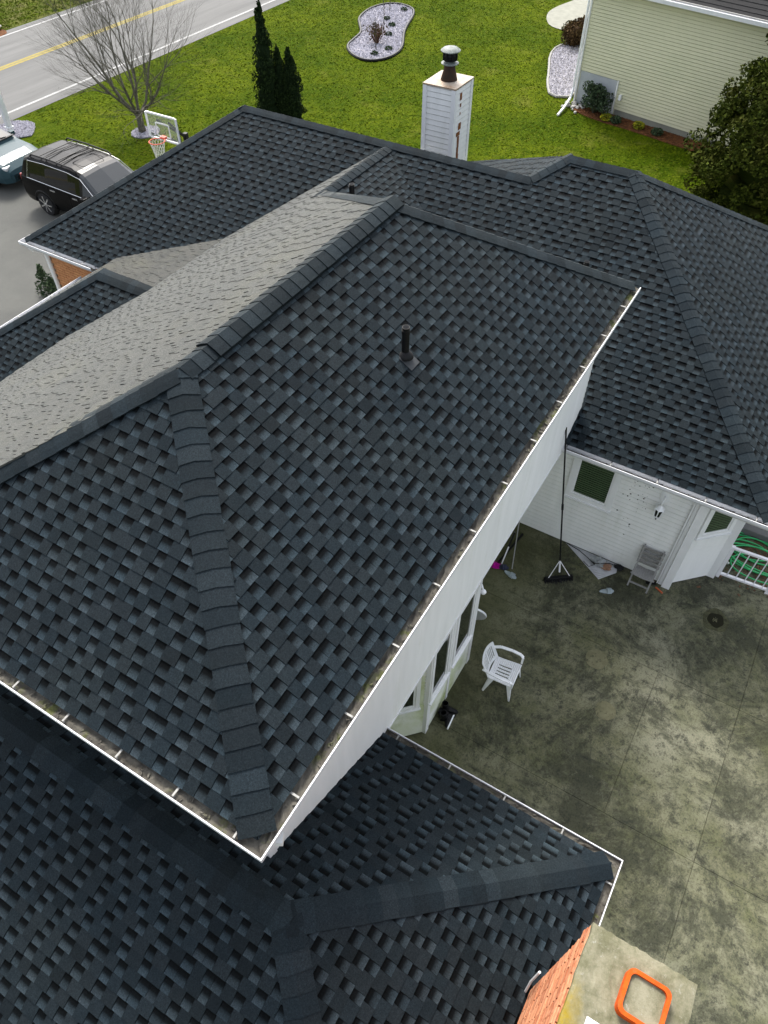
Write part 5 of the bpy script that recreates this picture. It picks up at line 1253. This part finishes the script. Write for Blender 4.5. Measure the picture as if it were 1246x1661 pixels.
boot('black boot standing upright against the mossy bay wall', (5.16, 1.88), 200, 0)
boot('black boot standing next to the upright one by the bay', (5.02, 1.84), 230, 0)
boot('black boot toppled on its side on the concrete by the bay', (5.05, 1.72), 95, 1)
# railing and hose
rg = thing('white_railing', 'short white metal railing in front of the green hose', 'railing', (10.25, -1.7, PZ))
ra, rb = Vector((10.22, -1.24, 0)), Vector((10.28, -2.12, 0)); m = MB(); m.bar(ra + Vector((0, 0, .88)), rb + Vector((0, 0, .88)), .05, .04); m.build('top_rail', 'steelw', rg)
m = MB(); m.bar(ra + Vector((0, 0, .13)), rb + Vector((0, 0, .13)), .05, .04); m.build('bottom_rail', 'steelw', rg)
for k in range(5): p = ra.lerp(rb, (k + .9) / 5.6); m = MB(); m.bar(p + Vector((0, 0, .15)), p + Vector((0, 0, .86)), .018); m.build('baluster', 'steelw', rg)
for p in (ra, rb): m = MB(); m.box(p + Vector((0, 0, .46)), (.03, .03, .46)); m.build('post', 'steelw', rg)
hs_ = thing('garden_hose', 'loosely coiled green garden hose on the ground behind the railing', 'hose', (11.0, -1.9, PZ)); r = random.Random(5); pts = []
for k in range(260):
    a = k * .155; q = .52 + .16 * math.sin(a * .37) + .05 * math.sin(a * 1.7); pts.append((11.0 + q * .62 * math.cos(a) + .22 * math.sin(k * .021), -1.75 + q * 1.05 * math.sin(a) - .10 * math.cos(k * .03), PZ + .018 + .045 * (k / 260) + .02 * math.sin(k * .4)))
m = MB(); m.tube(pts, .016, 7); m.build('coil', 'hose', hs_, smooth=True)
m = MB(); m.tube([pts[-1], tuple(Vector(pts[-1]) + Vector((.04, .05, 0)))], .022, 8); m.build('nozzle', 'chrome', hs_)
m = MB(); m.bx(11.5, 12.3, -2.6, -1.22, 0, .20); tag(m.build('dark_step', 'road', bevel=.02), 'low dark grey slab beyond the hose behind the wing corner', 'step')
m = MB(); r = random.Random(31)
for k in range(500):
    x, y = r.gauss(11.05, .4), r.gauss(-1.75, .5); s = r.uniform(.01, .035); m.box((x, y, PZ + .006), (s, s * .6, .002), Matrix.Rotation(r.uniform(0, 3), 3, 'Z') @ Matrix.Rotation(r.uniform(-.4, .4), 3, 'Y'))
MAT['deadleaf'] = simple('dead_leaf', (.15, .085, .05), (.07, .045, .03), 8, .9, .1)
tag(m.build('dead_leaves', 'deadleaf'), 'scattered dead brown leaves under the green hose', 'leaves', kind='stuff')
